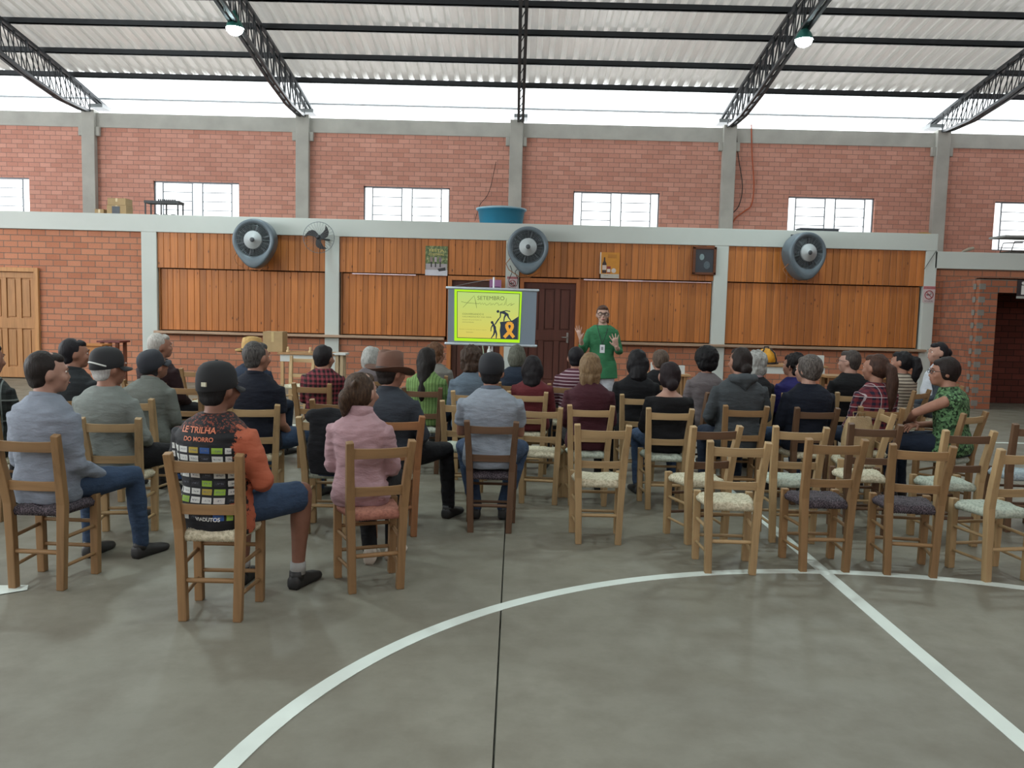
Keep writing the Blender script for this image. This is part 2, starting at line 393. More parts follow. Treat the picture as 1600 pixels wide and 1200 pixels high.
# ---- brick parts of the front wall
CZ = 1.0             # counter top height
d1 = (wx(-28), wx(62)); d3 = (wx(811, YF, 500), wx(905, YF, 500)); d2x = (wx(699, YF, 500), p3[0])
DH = wz(418, 30)
fb = MB(); fb.smooth = False
fb.box(-13, d1[0], YF, YF+.15, 0, PZ).box(d1[0], d1[1], YF, YF+.15, DH, PZ).box(d1[1], p1[0], YF, YF+.15, 0, PZ)
fb.box(p1[1], p2[0], YF, YF+.15, 0, CZ-.05).box(p2[1], d2x[0], YF, YF+.15, 0, CZ-.05)
fb.box(d3[1], p4[0], YF, YF+.15, 0, CZ-.05).box(p4[1], p5[0], YF, YF+.15, 0, CZ-.05)
fb.box(p5[1], 13.5, YF+.02, YF+.17, 0, RB0)
struct(fb.obj('wall_front', BRICK_F))
struct(MB().box(-13, 13.5, 17.3, 17.4, 0, PZ).obj('wall_inner', plain('#2b211c', .9)), 'dark inside of the bar')
# ---- pine boarding: upper fixed boards and lower lifting shutters
PINE = boards('#a2632f'); DARKB = plain('#3a2415', .8)
def board_panel(name, xa, xb, z0, z1, y, w=.125, parent=None, seed=1, th=.022):
    rr = random.Random(seed); m = MB(); x = xa
    m.smooth = False
    while x < xb-.01:
        ww = w*rr.choice((.8, 1, 1, 1, 1.15)); e = min(xb, x+ww)
        if xb-e < .05: e = xb
        g = .0025; dy = rr.uniform(-.002, .002)
        m.add([(x+g, y+.004+dy, z0), (x+g+.005, y+dy, z0), (e-g-.005, y+dy, z0), (e-g, y+.004+dy, z0), (e-g, y+th, z0), (x+g, y+th, z0)]+
              [(x+g, y+.004+dy, z1), (x+g+.005, y+dy, z1), (e-g-.005, y+dy, z1), (e-g, y+.004+dy, z1), (e-g, y+th, z1), (x+g, y+th, z1)],
              [(0, 1, 7, 6), (1, 2, 8, 7), (2, 3, 9, 8), (3, 4, 10, 9), (4, 5, 11, 10), (5, 0, 6, 11), (0, 5, 4, 3, 2, 1), (6, 7, 8, 9, 10, 11)])
        x = e
    return m.obj(name, PINE, parent)
JZ = wz(420, 330)
bays = [(p1[1], p2[0], JZ, 'left bay, behind the leftmost misting fan'), (p2[1], p3[0], JZ, 'bay with the landscape poster'), (p3[1], p4[0], JZ, 'bay with the orange poster and framed picture'), (p4[1], p5[0], JZ, 'right bay, under the rightmost misting fan')]
for i, (a, b, jz, t) in enumerate(bays):
    o = board_panel('board_panel', a, b, jz, PZ+.005, YF-.03, seed=i+3)
    MB().box(a, b, YF-.005, YF+.02, jz, PZ).obj('backing', DARKB, o)
    tag(o, 'fixed upper pine boards, '+t, 'panelling', 'upper pine boarding of the bar front')
sh = [(p1[1]+.04, p2[0]-.02, JZ, 'leftmost shutter, above the cardboard box'), (p2[1]+.05, wx(697, YF, 480), JZ, 'shutter just left of the projection screen'), (wx(906, YF, 480), p4[0]-.01, JZ, 'shutter behind the speaker in green'), (p4[1]+.02, p5[0]-.04, JZ, 'rightmost and widest shutter, above the yellow backpack')]
for i, (a, b, jz, t) in enumerate(sh):
    m = board_panel('shutter', a, b, CZ+.02, jz-.02, YF+.03, seed=i+23, w=.13)
    MB().box(a, b, YF+.055, YF+.08, CZ+.03, jz-.03).obj('backing', DARKB, m)
    MB().box(a-.03, a, YF+.0, YF+.07, CZ+.01, jz-.005).obj('side_jamb', wood('#8a5a33'), m)
    tag(m, 'closed serving shutter of vertical pine boards, '+t, 'shutter', 'closed pine serving shutters')
# counters
cw = wood('#a08670', 0)
for a, b, t in ((p1[1]-.02, wx(695, YF, 525), 'long pale wooden serving shelf under the two left shutters'), (wx(905, YF, 530), wx(1440, YF, 548), 'long pale wooden serving shelf under the two right shutters')):
    tag(MB().box(a, b, YF-.2, YF+.1, CZ-.045, CZ).obj('serving_counter', cw, bevel=.005), t, 'counter')
stripe = emit('#ffffff', 1.0)
for a, b, t in ((550, 650, 'thin bright strip of daylight in the shutter gap left of the landscape poster'), ):
    pass
# slim metal rails in the shutter gaps
rail = plain('#d9c9d0', .25, .6)
tag(MB().box(wx(912, YF, 437), wx(1004, YF, 438), YF-.035, YF-.015, JZ-.045, JZ-.02).box(wx(1004, YF, 438), wx(1111, YF, 441), YF-.03, YF-.012, JZ-.04, JZ-.025).obj('shutter_rail', rail), 'pale shiny rail along the shutter gap under the orange poster', 'rail')
tag(MB().box(wx(551, YF, 429), wx(650, YF, 430), YF-.035, YF-.015, JZ-.035, JZ-.018).obj('shutter_rail', rail), 'pale pinkish rail along the shutter gap left of the landscape poster', 'rail')

# ---- doors
def door(idx, x0, x1, h, y, wm, fm, label, cols=3, handle=None, split=.5):
    r = empty('door_%d' % idx, ((x0+x1)/2, y, 0)); r['kind'] = 'structure'; r['label'] = label
    W = (x1-x0)/2
    MB().box(-W, -W+.08, -.06, .1, 0, h).box(W-.08, W, -.06, .1, 0, h).box(-W+.08, W-.08, -.06, .1, h-.08, h).obj('door_frame', fm, r, bevel=.004)
    lf = MB(); a, b = -W+.08, W-.08
    lf.box(a, b, .03, .06, .02, h-.085)
    st = .1; wdt = (b-a-st*(cols+1))/cols
    for k in range(cols+1): x = a+k*(wdt+st); lf.box(x, x+st, .005, .035, .02, h-.085)
    for z0, z1 in ((.02, .22), (h*split-.1, h*split+.1), (h-.2, h-.085)): lf.box(a, b, .0, .034, z0, z1)
    L = lf.obj('door_leaf', wm, r, bevel=.004)
    pn = MB()
    for k in range(cols):
        x = a+st+k*(wdt+st)
        for z0, z1 in ((.25, h*split-.13), (h*split+.13, h-.23)): pn.box(x+.02, x+wdt-.02, .012, .032, z0, z1)
    pn.obj('door_panel', wm, L, bevel=.006)
    if handle is not None:
        hh = MB().box(handle-.02, handle+.02, -.01, .005, .95, 1.15); hh.tube([(handle, -.005, 1.06), (handle, -.05, 1.06), (handle-.1, -.055, 1.06)], .01); hh.obj('door_handle', plain('#9a9a98', .25, .9), L)
    return r
door(1, d1[0], d1[1], DH, YF+.0, wood('#a87a4e'), wood('#b08050'), 'brown panelled wooden door at the far left')
door(2, d2x[0], d2x[1], wz(432, 745), YF, wood('#4a2a1f'), wood('#a86a3a'), 'dark wooden door mostly hidden behind the projection screen', 3)
door(3, d3[0], d3[1], wz(435, 850), YF, wood('#4c271d'), wood('#9a5c32'), 'dark red-brown wooden door left of the speaker in green', 3, .36)
# ---- brick pier and dark doorway at the right
PY = 15.15
px0 = wx(1532, PY, 440); px1 = wx(1556, PY, 500)
oz = at(1590, 458, PY).z; tz = at(1535, 434, PY).z
pr = MB(); pr.smooth = False
pr.box(px0, px1, PY, PY+.2, 0, tz); pr.box(px1, 12.5, PY, PY+.2, oz, tz)
struct(pr.obj('wall_pier', BRICK_PIER), 'brick pier and lintel of the porch at the right')
sd = MB(); sd.smooth = False; sd.box(px0-.012, px0+.16, PY+.14, YF+.03, 0, tz); struct(sd.obj('wall_side', BRICK_SIDE), 'side face of the brick porch')
mp = MB(); rr = random.Random(4); z = .06
while z < tz-.1:
    o = .06 if int(z/.115) % 2 else 0; mp.box(px0-.005+o, px0+.1+o, PY-.004, PY+.02, z, z+.1); mp.box(px0-.016, px0-.01, PY+.1, PY+.2+o, z, z+.1); z += .23
struct(mp.obj('wall_mortar', plain('#73716b', .9, 0, .1, 8, .3)), 'grey mortar toothing of the pier')
struct(MB().box(px1-.3, 12.5, YF-.05, YF+.03, 0, tz).obj('wall_passage', BRICK_SHADED), 'brick inside of the porch, coloured dark for shade')
struct(MB().box(px0, 12.5, PY, YF, tz-.02, tz).obj('ceiling_porch', CONC))
struct(MB().box(12.5, 12.7, PY, YF, 0, tz).obj('wall_porch', BRICK_SHADED))
# outer side walls of the hall: right wall closed; left wall low, with open grille band above
struct(MB().box(15.0, 15.2, -12, 20.2, 0, 6.2).obj('wall_right', bricks('#b06350', '#9d5443', '#6b4a40', .255, .104, .012, axis='y')))
struct(MB().box(-15.2, 15.2, -12.2, -12, 0, 6.4).obj('wall_entrance', BRICK_F))
lw = MB(); lw.smooth = False; lw.box(-15.2, -15.0, -12, 20.2, 0, 2.2).box(-15.2, -15.0, -12, 20.2, 5.5, 6.2)
for y in (-7, -2, 3, 8, 13): lw.box(-15.2, -15.0, y-.15, y+.15, 2.2, 5.5)
struct(lw.obj('wall_left', bricks('#b06350', '#9d5443', '#6b4a40', .255, .104, .012, axis='y')))

# ---- roof
def zr(Y): d = 20.8-Y; return 6.24+.19*d-.006*d*d if d < 15.8 else 7.744
sheet = NT('brightened_galvanised_sheet'); v = sheet.coords((3, .3, 1)); nn = sheet.noise(v, 2, 4)
sheet.base(sheet.ramp(nn, [(.3, srgb('#b6b4ae')), (.7, srgb('#d6d4cf'))])); sheet.set(.36, .45, .5)
_tb = sheet.n('ShaderNodeBsdfTranslucent'); _tb.inputs[0].default_value = srgb('#eeeae2'); _ms = sheet.n('ShaderNodeMixShader'); _ms.inputs[0].default_value = .13  # translucency added to the metal sheet to brighten the ceiling
_on = [n for n in sheet.t.nodes if n.type == 'OUTPUT_MATERIAL'][0]; sheet.l(sheet.b.outputs[0], _ms.inputs[1]); sheet.l(_tb.outputs[0], _ms.inputs[2]); sheet.l(_ms.outputs[0], _on.inputs[0])
trl = NT('translucent_sheet'); trl.base(srgb('#e4e8e6')); trl.set(.4, 0)
tb = trl.n('ShaderNodeBsdfTranslucent'); tb.inputs[0].default_value = srgb('#f6f9f9'); ms_ = trl.n('ShaderNodeMixShader'); ms_.inputs[0].default_value = .85
outn = [n for n in trl.t.nodes if n.type == 'OUTPUT_MATERIAL'][0]; trl.l(trl.b.outputs[0], ms_.inputs[1]); trl.l(tb.outputs[0], ms_.inputs[2]); trl.l(ms_.outputs[0], outn.inputs[0])
def corrug(ys, x0, x1, mat, nm, lift=0):
    m = MB(); m.smooth = False; prof = []; x = x0; P = .25
    while x < x1: prof += [(x, 0), (x+.13, 0), (x+.155, .055), (x+.225, .055)]; x += P
    rows = [[Vector((x, y, zr(y)+h+lift)) for x, h in prof] for y in ys]; n = len(prof); vs = [p for r in rows for p in r]
    fs = [(i*n+j, i*n+j+1, (i+1)*n+j+1, (i+1)*n+j) for i in range(len(ys)-1) for j in range(n-1)]
    m.add(vs, fs); o = m.obj(nm, mat); return struct(o)
corrug([19.25+i*.2 for i in range(10)], -15.6, 15.6, trl.m, 'ceiling_eave', .012)
corrug([19.28-i*.75 for i in range(36)], -15.6, 15.6, sheet.m, 'ceiling')
# purlins
names = ['first dark steel roof purlin in from the rear wall', 'second dark steel roof purlin in from the rear wall', 'third dark steel roof purlin in from the rear wall', 'fourth dark steel roof purlin in from the rear wall', 'fifth dark steel roof purlin in from the rear wall']
for i, y in enumerate([20.48, 19.19, 18.05, 16.8, 15.7, 14.5, 13.3, 12.1, 10.9]):
    z = zr(y)
    if i == 0:
        tag(MB().tube([(-15.3, y, z-.04), (15.3, y, z-.04)], .025, 6).obj('roof_purlin', plain('#8d9396', .5, .3)), 'thin pale eave rail at the outer edge of the roof', 'purlin', 'roof purlins'); continue
    m = MB().box(-15.3, 15.3, y-.025, y+.025, z-.11, z-.005); m.box(-15.3, 15.3, y-.025, y+.06, z-.11, z-.1)
    tag(m.obj('roof_purlin', STEEL), (names[i-1] if i-1 < 5 else 'dark steel roof purlin above the audience'), 'purlin', 'roof purlins')
# trusses
def chord_lo(Y):
    pts = [(20.0, 5.86), (19.6, 5.83), (18.7, 5.84), (17.4, 6.0), (16.1, 6.24), (14.4, 6.5), (12, 6.85), (5, 7.15)]
    for (a, za), (b, zb) in zip(pts, pts[1:]):
        if b <= Y <= a: return za+(zb-za)*(a-Y)/(a-b)
    return 5.86
def truss(x, lab):
    r = empty('roof_truss', (x, 19.95, 5.86), 0, lab, 'truss', 'roof trusses'); O = Vector((x, 19.95, 5.86))
    ys = [20.75-i*.5 for i in range(24)]
    dx = .05
    for s in (-1, 1):
        MB().tube([Vector((x+s*dx, y, zr(y)-.15))-O for y in ys], .028, sq=True).obj('top_chord', STEEL, r)
        yb = [20.0, 19.6, 19.15, 18.7, 18.0, 17.4, 16.7, 16.1, 15.2, 14.4, 13.2, 12, 10.5, 9.5]
        MB().tube([Vector((x+s*dx, y, chord_lo(y)))-O for y in yb], .028, sq=True).obj('bottom_chord', STEEL, r)
    y = 19.9; k = 0; proto = None
    while y > 10:
        for s in (-1, 1):
            a = Vector((x+s*dx, y, chord_lo(y))); b = Vector((x+s*dx, y-.02, zr(y)-.15)); c = Vector((x+s*dx, y-.42, zr(y-.42)-.15))
            MB().tube([a-O, b-O], .012, 6).tube([a-O, c-O], .012, 6).obj('web_brace', STEEL, r)
        MB().tube([Vector((x-dx, y, chord_lo(y)))-O, Vector((x+dx, y-.42, chord_lo(y-.42)))-O], .01, 6).obj('cross_brace', STEEL, r)
        y -= .42
    MB().box(-.16, .16, .3, .75, zr(20.4)-5.86-.3, zr(20.4)-5.86-.22).obj('end_bracket', plain('#6a6f70', .6), r)
for x, l in ((-9.9, 'black lattice roof truss furthest left'), (-4.99, 'black lattice roof truss carrying the left floodlight'), (-.0, 'black lattice roof truss seen end-on in the middle'), (4.77, 'black lattice roof truss carrying the right floodlight'), (9.66, 'black lattice roof truss furthest right')):
    truss(x, l)
# floodlights; those over audience and court are unseen, added for brightness and shadows
for x, y, z, l, en in ((-4.99, 15.2, 6.3, 'lit white floodlight hanging on the left truss', 500), (4.76, 14.9, 6.24, 'lit white floodlight hanging on the right truss', 450), (-4.99, 8.2, 7.0, 'added unseen floodlight over the left half of the audience', 750), (4.77, 8.2, 7.0, 'added unseen floodlight over the right half of the audience', 600), (-.05, 4.0, 7.1, 'added unseen floodlight over the middle of the court', 380)):
    r = empty('floodlight', (x, y, z), 0, l, 'lamp', 'roof floodlights')
    MB().lathe([(.02, .3), (.05, .28), (.07, .16), (.12, .1), (.15, .02), (.15, 0)]).obj('housing', plain('#2f6f66', .4, .4), r)
    MB().lathe([(.14, -.012), (.15, .0), (.14, .012)]).ell((0, 0, -.01), (.14, .14, .11)).obj('diffuser', emit('#dffcff', 60), r)
    MB().tube([(0, 0, .28), (0, .02, .42)], .014, 6).obj('hook', STEEL, r)
    l = bpy.data.lights.new('floodlight_glow', 'SPOT'); l.energy = en; l.spot_size = 2.6; l.spot_blend = .6; l.shadow_soft_size = .22; l.color = (.85, 1, 1)
    lo = bpy.data.objects.new('floodlight_glow', l); COL.objects.link(lo); lo.location = (x, y, z-.1)
# ============================================================ CHAIRS
WOODS = {'light': '#9d845f', 'mid': '#856846', 'dark': '#5c4431', 'orange': '#8a603f'}
def seat_mat(kind):
    c = {'cream': ('#c6c0a8', '#8d8770'), 'green': ('#acb4a6', '#7c867c'), 'black': ('#17151a', '#6a5f66'), 'pink': ('#9c6a5a', '#7d5146'), 'blue': ('#9aa7ab', '#6f7d86')}[kind]
    key = ('seat', kind)
    if key in _mc: return _mc[key]
    t = NT('woven_cord'); v = t.coords(); n = t.noise(v, 60 if kind != 'black' else 130, 3, .7); n2 = t.noise(v, 9, 2)
    t.base(t.mix(t.math('MULTIPLY', n2, .5), t.ramp(n, [(.42, srgb(c[0])), (.62, srgb(c[1]))]), srgb(c[0]))); t.set(.75, 0, .3); t.bump(n, .4, .004); _mc[key] = t.m; return t.m
def seat_mesh(amp=.004, seed=0):
    """rush seat: cords laid in four sectors meeting at the middle, wrapped over the rails"""
    N = 44; vs = []; fs = []; rr = random.Random(seed)
    def pt(i, j, top):
        u = -1+2*i/N; v = -1+2*j/N; hw = .172-.042*(1-(v+1)/2); x = u*hw; y = v*.148
        m = max(abs(u), abs(v)); k = abs(u) if abs(u) > abs(v) else abs(v)
        z = .010*(1-m**6)+amp*math.sin(k*70)+.009*noise.noise(Vector((x*14, y*14, seed)))-(.012 if m > .97 else 0)
        t = (v if abs(u) > abs(v) else u); z += .0022*math.sin(t*70)*(m > .85)
        return Vector((x, y, .437+z if top else .392-.004*math.sin(t*70)))
    idx = {}
    for top in (1, 0):
        for i in range(N+1):
            for j in range(N+1):
                idx[(i, j, top)] = len(vs); vs.append(pt(i, j, top))
    for i in range(N):
        for j in range(N):
            fs.append(tuple(idx[q] for q in ((i, j, 1), (i+1, j, 1), (i+1, j+1, 1), (i, j+1, 1))))
            fs.append(tuple(idx[q] for q in ((i, j, 0), (i, j+1, 0), (i+1, j+1, 0), (i+1, j, 0))))
    ed = [(i, 0) for i in range(N)]+[(N, j) for j in range(N)]+[(N-i, N) for i in range(N)]+[(0, N-j) for j in range(N)]
    # wrapped edge: a middle row bulging outwards with the ridges of each cord
    mid = []
    for q, (i, j) in enumerate(ed):
        a = vs[idx[(i, j, 1)]]; u = -1+2*i/N; v = -1+2*j/N; d = Vector((u if abs(u) > .99 else 0, v if abs(v) > .99 else 0, 0)); d.normalize()
        b = a+d*(.007+.004*(q % 2)); b.z = .418; mid.append(len(vs)); vs.append(b)
    for q in range(len(ed)):
        r = (q+1) % len(ed); fs.append((idx[ed[q]+(1,)], mid[q], mid[r], idx[ed[r]+(1,)])); fs.append((mid[q], idx[ed[q]+(0,)], idx[ed[r]+(0,)], mid[r]))
    m = MB(); m.add(vs, fs); return m
_cm = {}
def chair_parts():
    if _cm: return _cm
    def keep(k, mb, bev=.003):
        o = mb.obj('tmp', [None] if 0 else [], None, bev); _cm[k] = o.data; bpy.data.objects.remove(o)
    for s in (-1, 1):
        # rear post: straight to the seat, then raked back and splayed outwards
        p = MB(); p.tube([(s*.135, -.15, 0), (s*.142, -.148, .25), (s*.15, -.15, .46), (s*.158, -.182, .62), (s*.172, -.238, .835)], [.0215, .0225, .024, .0225, .020], sq=True); keep('back_post%d' % s, p, .005)
        p = MB(); p.tube([(s*.16, .15, 0), (s*.163, .148, .25), (s*.165, .145, .455)], [.0215, .0225, .022], sq=True); keep('leg%d' % s, p, .005)
        p = MB(); p.tube([(s*.136, -.14, .12), (s*.161, .14, .12)], [.010, .010], 8); keep('low%d' % s, p, 0)
        p = MB(); p.tube([(s*.141, -.14, .275), (s*.163, .14, .275)], [.011, .011], 8); keep('mid%d' % s, p, 0)
    for k, z0, z1, yb, hw, cv in (('top_slat', .742, .798, -.222, .152, .012), ('low_slat', .53, .582, -.166, .141, .008)):
        m = MB(); rs = []
        for i in range(9):
            x = -hw+2*hw*i/8; y = yb-cv*(1-(x/hw)**2); zt = z1-.004*(1-(x/hw)**2)
            rs.append([Vector((x, y-.009, z0)), Vector((x, y+.009, z0)), Vector((x, y+.009-.004, zt)), Vector((x, y-.009-.004, zt))])
        m.smooth = False; m.rings(rs); keep(k, m, .002)
    keep('rs', MB().tube([(-.14, -.149, .2), (.14, -.149, .2)], [.013, .013], 8), 0)
    keep('fs', MB().tube([(-.16, .148, .16), (.16, .148, .16)], [.011, .011], 8), 0)
    keep('fs2', MB().tube([(-.16, .148, .30), (.16, .148, .30)], [.011, .011], 8), 0)
    return _cm
_cv = {}
def cmesh(k, mat):
    key = (k, mat.name)
    if key not in _cv:
        me = chair_parts()[k].copy(); me.materials.clear(); me.materials.append(mat); _cv[key] = me
    return _cv[key]
_seats = {}
def make_chair(x, y, yaw, wd, seat, label, hs=1.0, group=None, slat=None, seed=0):
    r = empty('dining_chair', (x, y, 0), math.radians(yaw), label, 'chair', group); r.scale = (1.0, 1.0, hs)
    wz_, wx_ = wood(WOODS[wd], 2), wood(WOODS[slat or wd], 0)
    for s in (-1, 1):
        link('back_post', cmesh('back_post%d' % s, wz_), r); link('leg', cmesh('leg%d' % s, wz_), r)
        link('stretcher', cmesh('low%d' % s, wood(WOODS[wd], 1)), r); link('stretcher', cmesh('mid%d' % s, wood(WOODS[wd], 1)), r)
    link('back_slat', cmesh('top_slat', wx_), r); link('back_slat', cmesh('low_slat', wx_), r)
    link('stretcher', cmesh('rs', wx_), r); link('stretcher', cmesh('fs', wx_), r); link('stretcher', cmesh('fs2', wx_), r)
    k = (seat, seed % 3)
    if k not in _seats: _seats[k] = seat_mesh(.0035, seed % 3).mesh('seat', [seat_mat(seat)])
    link('seat', _seats[k], r)
    return r
# x, y, turn, wood, seat, height factor, slat wood, label
CH = [
 (-2.57, 4.68, -3, 'mid', 'black', 1.04, None, 'wooden chair with dark woven seat under the man in the pale blue shirt, far left'),
 (-1.49, 4.28, 1, 'mid', 'cream', 1.03, None, 'nearest wooden chair, under the man in the black and orange jersey'),
 (-.80, 4.78, 22, 'mid', 'pink', 1.03, None, 'wooden chair with reddish woven seat under the woman in the pink sweater'),
 (-2.60, 5.60, 8, 'light', 'cream', 1.0, None, 'wooden chair under the man in the black cap and grey-green shirt'),
 (-1.97, 6.50, 10, 'light', 'cream', 1.0, None, 'wooden chair under the man in the navy polo shirt'),
 (-1.28, 5.95, 0, 'light', 'green', .99, None, 'empty wooden chair with a black jacket hung over its back'),
 (-1.92, 8.30, -2, 'mid', 'cream', 1.0, None, 'wooden chair under the person in the red checked shirt, left side'),
 (-1.43, 6.95, 0, 'mid', 'cream', 1.0, None, 'empty wooden chair behind the red checked shirt, left side'),
 (-.84, 5.90, 14, 'orange', 'cream', 1.02, None, 'orange-brown wooden chair under the man in the brown felt hat'),
 (-.86, 8.17, 0, 'dark', 'green', 1.0, None, 'dark wooden chair with pale seat under the woman in the lime green ribbed top'),
 (-.42, 7.10, 3, 'light', 'green', 1.0, None, 'empty wooden chair with pale green seat, left of the central man in the cap'),
 (-.39, 7.92, 2, 'light', 'cream', 1.0, None, 'wooden chair under the curly-haired person in the blue-grey top'),
 (-.15, 6.09, 0, 'dark', 'black', .97, None, 'dark wooden chair with black woven seat under the man in polo shirt and cap'),
 (.14, 8.00, -4, 'light', 'cream', 1.0, None, 'wooden chair under the dark-haired woman in red'),
 (.24, 7.02, -8, 'light', 'cream', .97, None, 'empty light chair just right of the man in the polo shirt and dark cap'),
 (.62, 7.00, 0, 'light', 'green', 1.0, None, 'wooden chair under the blond person in maroon'),
 (.60, 5.86, 0, 'light', 'cream', 1.0, None, 'empty light chair standing directly in front of the maroon shirt'),
 (1.16, 7.98, 0, 'light', 'cream', 1.0, None, 'wooden chair under the long black-haired person in black'),
 (1.24, 6.93, 0, 'light', 'green', 1.0, None, 'wooden chair under the woman in the black wide-necked top'),
 (1.90, 8.42, 28, 'dark', 'cream', 1.0, None, 'dark wooden chair under the person with round black hair in taupe'),
 (1.32, 5.94, 14, 'light', 'cream', 1.0, 'dark', 'empty light chair with a dark top slat, just left behind the nearest right-hand chair'),
 (1.36, 5.27, -2, 'light', 'cream', 1.0, None, 'empty light chair with cream seat standing on the white arc, nearest on the right'),
 (1.93, 7.26, 0, 'mid', 'cream', 1.0, None, 'wooden chair under the person in the grey hooded jacket'),
 (1.98, 6.02, -2, 'light', 'green', 1.0, None, 'empty light chair with pale green seat in front of the navy sweater'),
 (1.96, 5.36, 2, 'mid', 'black', 1.02, None, 'empty brown chair with dark woven seat beside the painted halfway line'),
 (2.34, 8.33, -10, 'light', 'cream', 1.0, None, 'wooden chair under the white-haired woman with pink collar'),
 (2.80, 8.50, 0, 'light', 'cream', 1.0, None, 'wooden chair under the person in violet blue'),
 (2.50, 7.25, 4, 'dark', 'cream', 1.0, None, 'dark wooden chair under the grey-haired person in the navy sweater'),
 (2.80, 6.90, 82, 'light', 'cream', 1.0, None, 'light chair turned sideways that carries the brown paper bag'),
 (2.60, 6.27, -3, 'dark', 'cream', 1.0, None, 'empty dark wooden chair with cream seat beside the brown paper bag'),
 (3.14, 7.42, -5, 'mid', 'cream', 1.0, None, 'wooden chair under the woman with long ponytail in red plaid'),
 (4.18, 9.20, 40, 'mid', 'cream', 1.0, None, 'wooden chair under the woman in the cream striped top'),
 (2.50, 5.31, -8, 'mid', 'black', 1.0, None, 'empty brown chair with black woven seat, leaning right of the halfway line'),
 (3.12, 6.04, 4, 'light', 'green', 1.0, 'dark', 'empty light chair with a dark top slat in front of the woman in leafy green'),
 (3.66, 7.16, 34, 'mid', 'green', 1.0, 'light', 'wooden chair under the woman in the leafy green top'),
 (3.02, 5.26, 10, 'light', 'green', 1.0, None, 'nearest empty light chair with pale green seat, at the right edge'),
 (3.90, 6.48, -4, 'dark', 'blue', 1.0, None, 'empty dark wooden chair with greyish blue seat, at the far right'),
 (3.40, 8.76, 4, 'light', 'cream', 1.0, None, 'wooden chair under the man with glasses in the black shirt'),
 (-3.00, 7.92, -4, 'mid', 'cream', 1.0, None, 'wooden chair behind the man in the grey-green jacket, near the brick wall pillar'),
 (-3.50, 6.75, 0, 'mid', 'cream', 1.0, None, 'wooden chair under the dark-haired man in the charcoal shirt, left'),
 (-2.92, 6.72, -6, 'light', 'cream', 1.0, None, 'wooden chair under the man in dark cap and grey-green jacket'),
 (-3.42, 8.10, -20, 'mid', 'cream', 1.0, None, 'wooden chair under the white-haired man in the dark red jacket'),
 (-2.58, 8.55, -12, 'mid', 'cream', 1.0, None, 'wooden chair under the man in the straw hat'),
 (-1.50, 9.10, 0, 'mid', 'cream', 1.0, None, 'wooden chair under the grey-haired woman beyond the brown hat'),
 (-.92, 9.55, 0, 'mid', 'cream', 1.0, None, 'wooden chair under the brown-haired person beyond the lime green top'),
 (.02, 8.95, 0, 'mid', 'cream', 1.0, None, 'wooden chair under the grey-haired person in dark blue'),
 (.53, 8.90, 0, 'mid', 'cream', 1.0, None, 'wooden chair under the person in the striped maroon top'),
 (1.62, 9.50, 0, 'mid', 'cream', 1.0, None, 'wooden chair under the short-haired person in black, second row from front'),
 (4.95, 9.95, 72, 'mid', 'cream', 1.0, None, 'wooden chair under the woman with a bun in the grey jacket'),
 (-3.75, 6.05, 0, 'mid', 'cream', 1.0, None, 'wooden chair at the left edge under the person in dark checks'),
]
for i, (x, y, a, wd, st, hs, sl, lab) in enumerate(CH):
    make_chair(x, y, a, wd, st, lab, hs, 'wooden chairs of the audience', sl, i)
# ============================================================ PEOPLE
def V(*a): return Vector(a)
EYE_W = plain('#d9d4cc', .3); EYE_D = plain('#20150f', .2)
def shoe_mesh(side=0):
    m = MB(); rs = []
    for y, hw, z0, z1 in ((-.075, .022, .02, .06), (-.068, .036, .0, .075), (-.03, .04, 0, .085), (.03, .04, 0, .08), (.08, .044, 0, .062), (.13, .047, 0, .052), (.17, .04, 0, .045), (.195, .024, .006, .034), (.202, .01, .014, .024)):
        rs.append([Vector((hw*math.cos(a)*(1 if math.sin(a) > 0 else 1.06), y, (z0+z1)/2+(z1-z0)/2*max(-1, min(1, math.sin(a)*1.25)))) for a in [2*PI*j/14 for j in range(14)]])
    m.rings(rs); m.tube([(0, -.03, .05), (0, -.03, .10)], [.042, .040], 12, round_ends=False); return m
_sm = {}
def shoe(mat, loc, rz, parent, name='shoe'):
    k = mat.name
    if k not in _sm: _sm[k] = shoe_mesh().mesh('shoe', [mat])
    o = link(name, _sm[k], parent); o.location = loc; o.rotation_euler = (0, 0, rz); return o
def finger_set(mb, wrist, d, nrm, side, curl=.5, sc_=1.0, spread=.25, thumb_up=0.0):
    """palm, four fingers of unequal length and a thumb leaving the side of the palm. d = direction of hand, nrm = back-of-hand normal"""
    d = d.normalized(); nrm = (nrm-d*nrm.dot(d)).normalized(); sd = d.cross(nrm)*side
    palm0 = wrist+d*.01; 
    mb.tube([wrist-d*.02, wrist+d*.03, wrist+d*.075*sc_], [.024*sc_, .033*sc_, .036*sc_], 10, flat=(nrm, .5))
    L = [.062, .074, .069, .054]
    for k in range(4):
        off = (k-1.5)*.0185*sc_; b = wrist+d*.078*sc_+sd*off*-1; ang = (k-1.5)*-spread*.35
        dd = (d*math.cos(ang)+sd*math.sin(ang)).normalized(); c = curl; pts = [b-dd*.02, b]; p = b.copy(); a = 0
        for q, fr in enumerate((.45, .32, .25)):
            a += c*(.5 if q == 0 else .75); p = p+(dd*math.cos(a)-nrm*math.sin(a))*L[k]*fr*sc_*1.15; pts.append(p.copy())
        mb.tube(pts, [.0088*sc_, .0088*sc_, .0082*sc_, .0076*sc_, .0064*sc_], 8)
    tb = wrist+d*.022*sc_+sd*.026*sc_; td = (d*.7+sd*.75-nrm*.2).normalized()
    mb.tube([tb-td*.01, tb+td*.032*sc_, tb+td*.032*sc_+(td*.8+d*.5).normalized()*.028*sc_], [.0125*sc_, .0105*sc_, .008*sc_], 8)
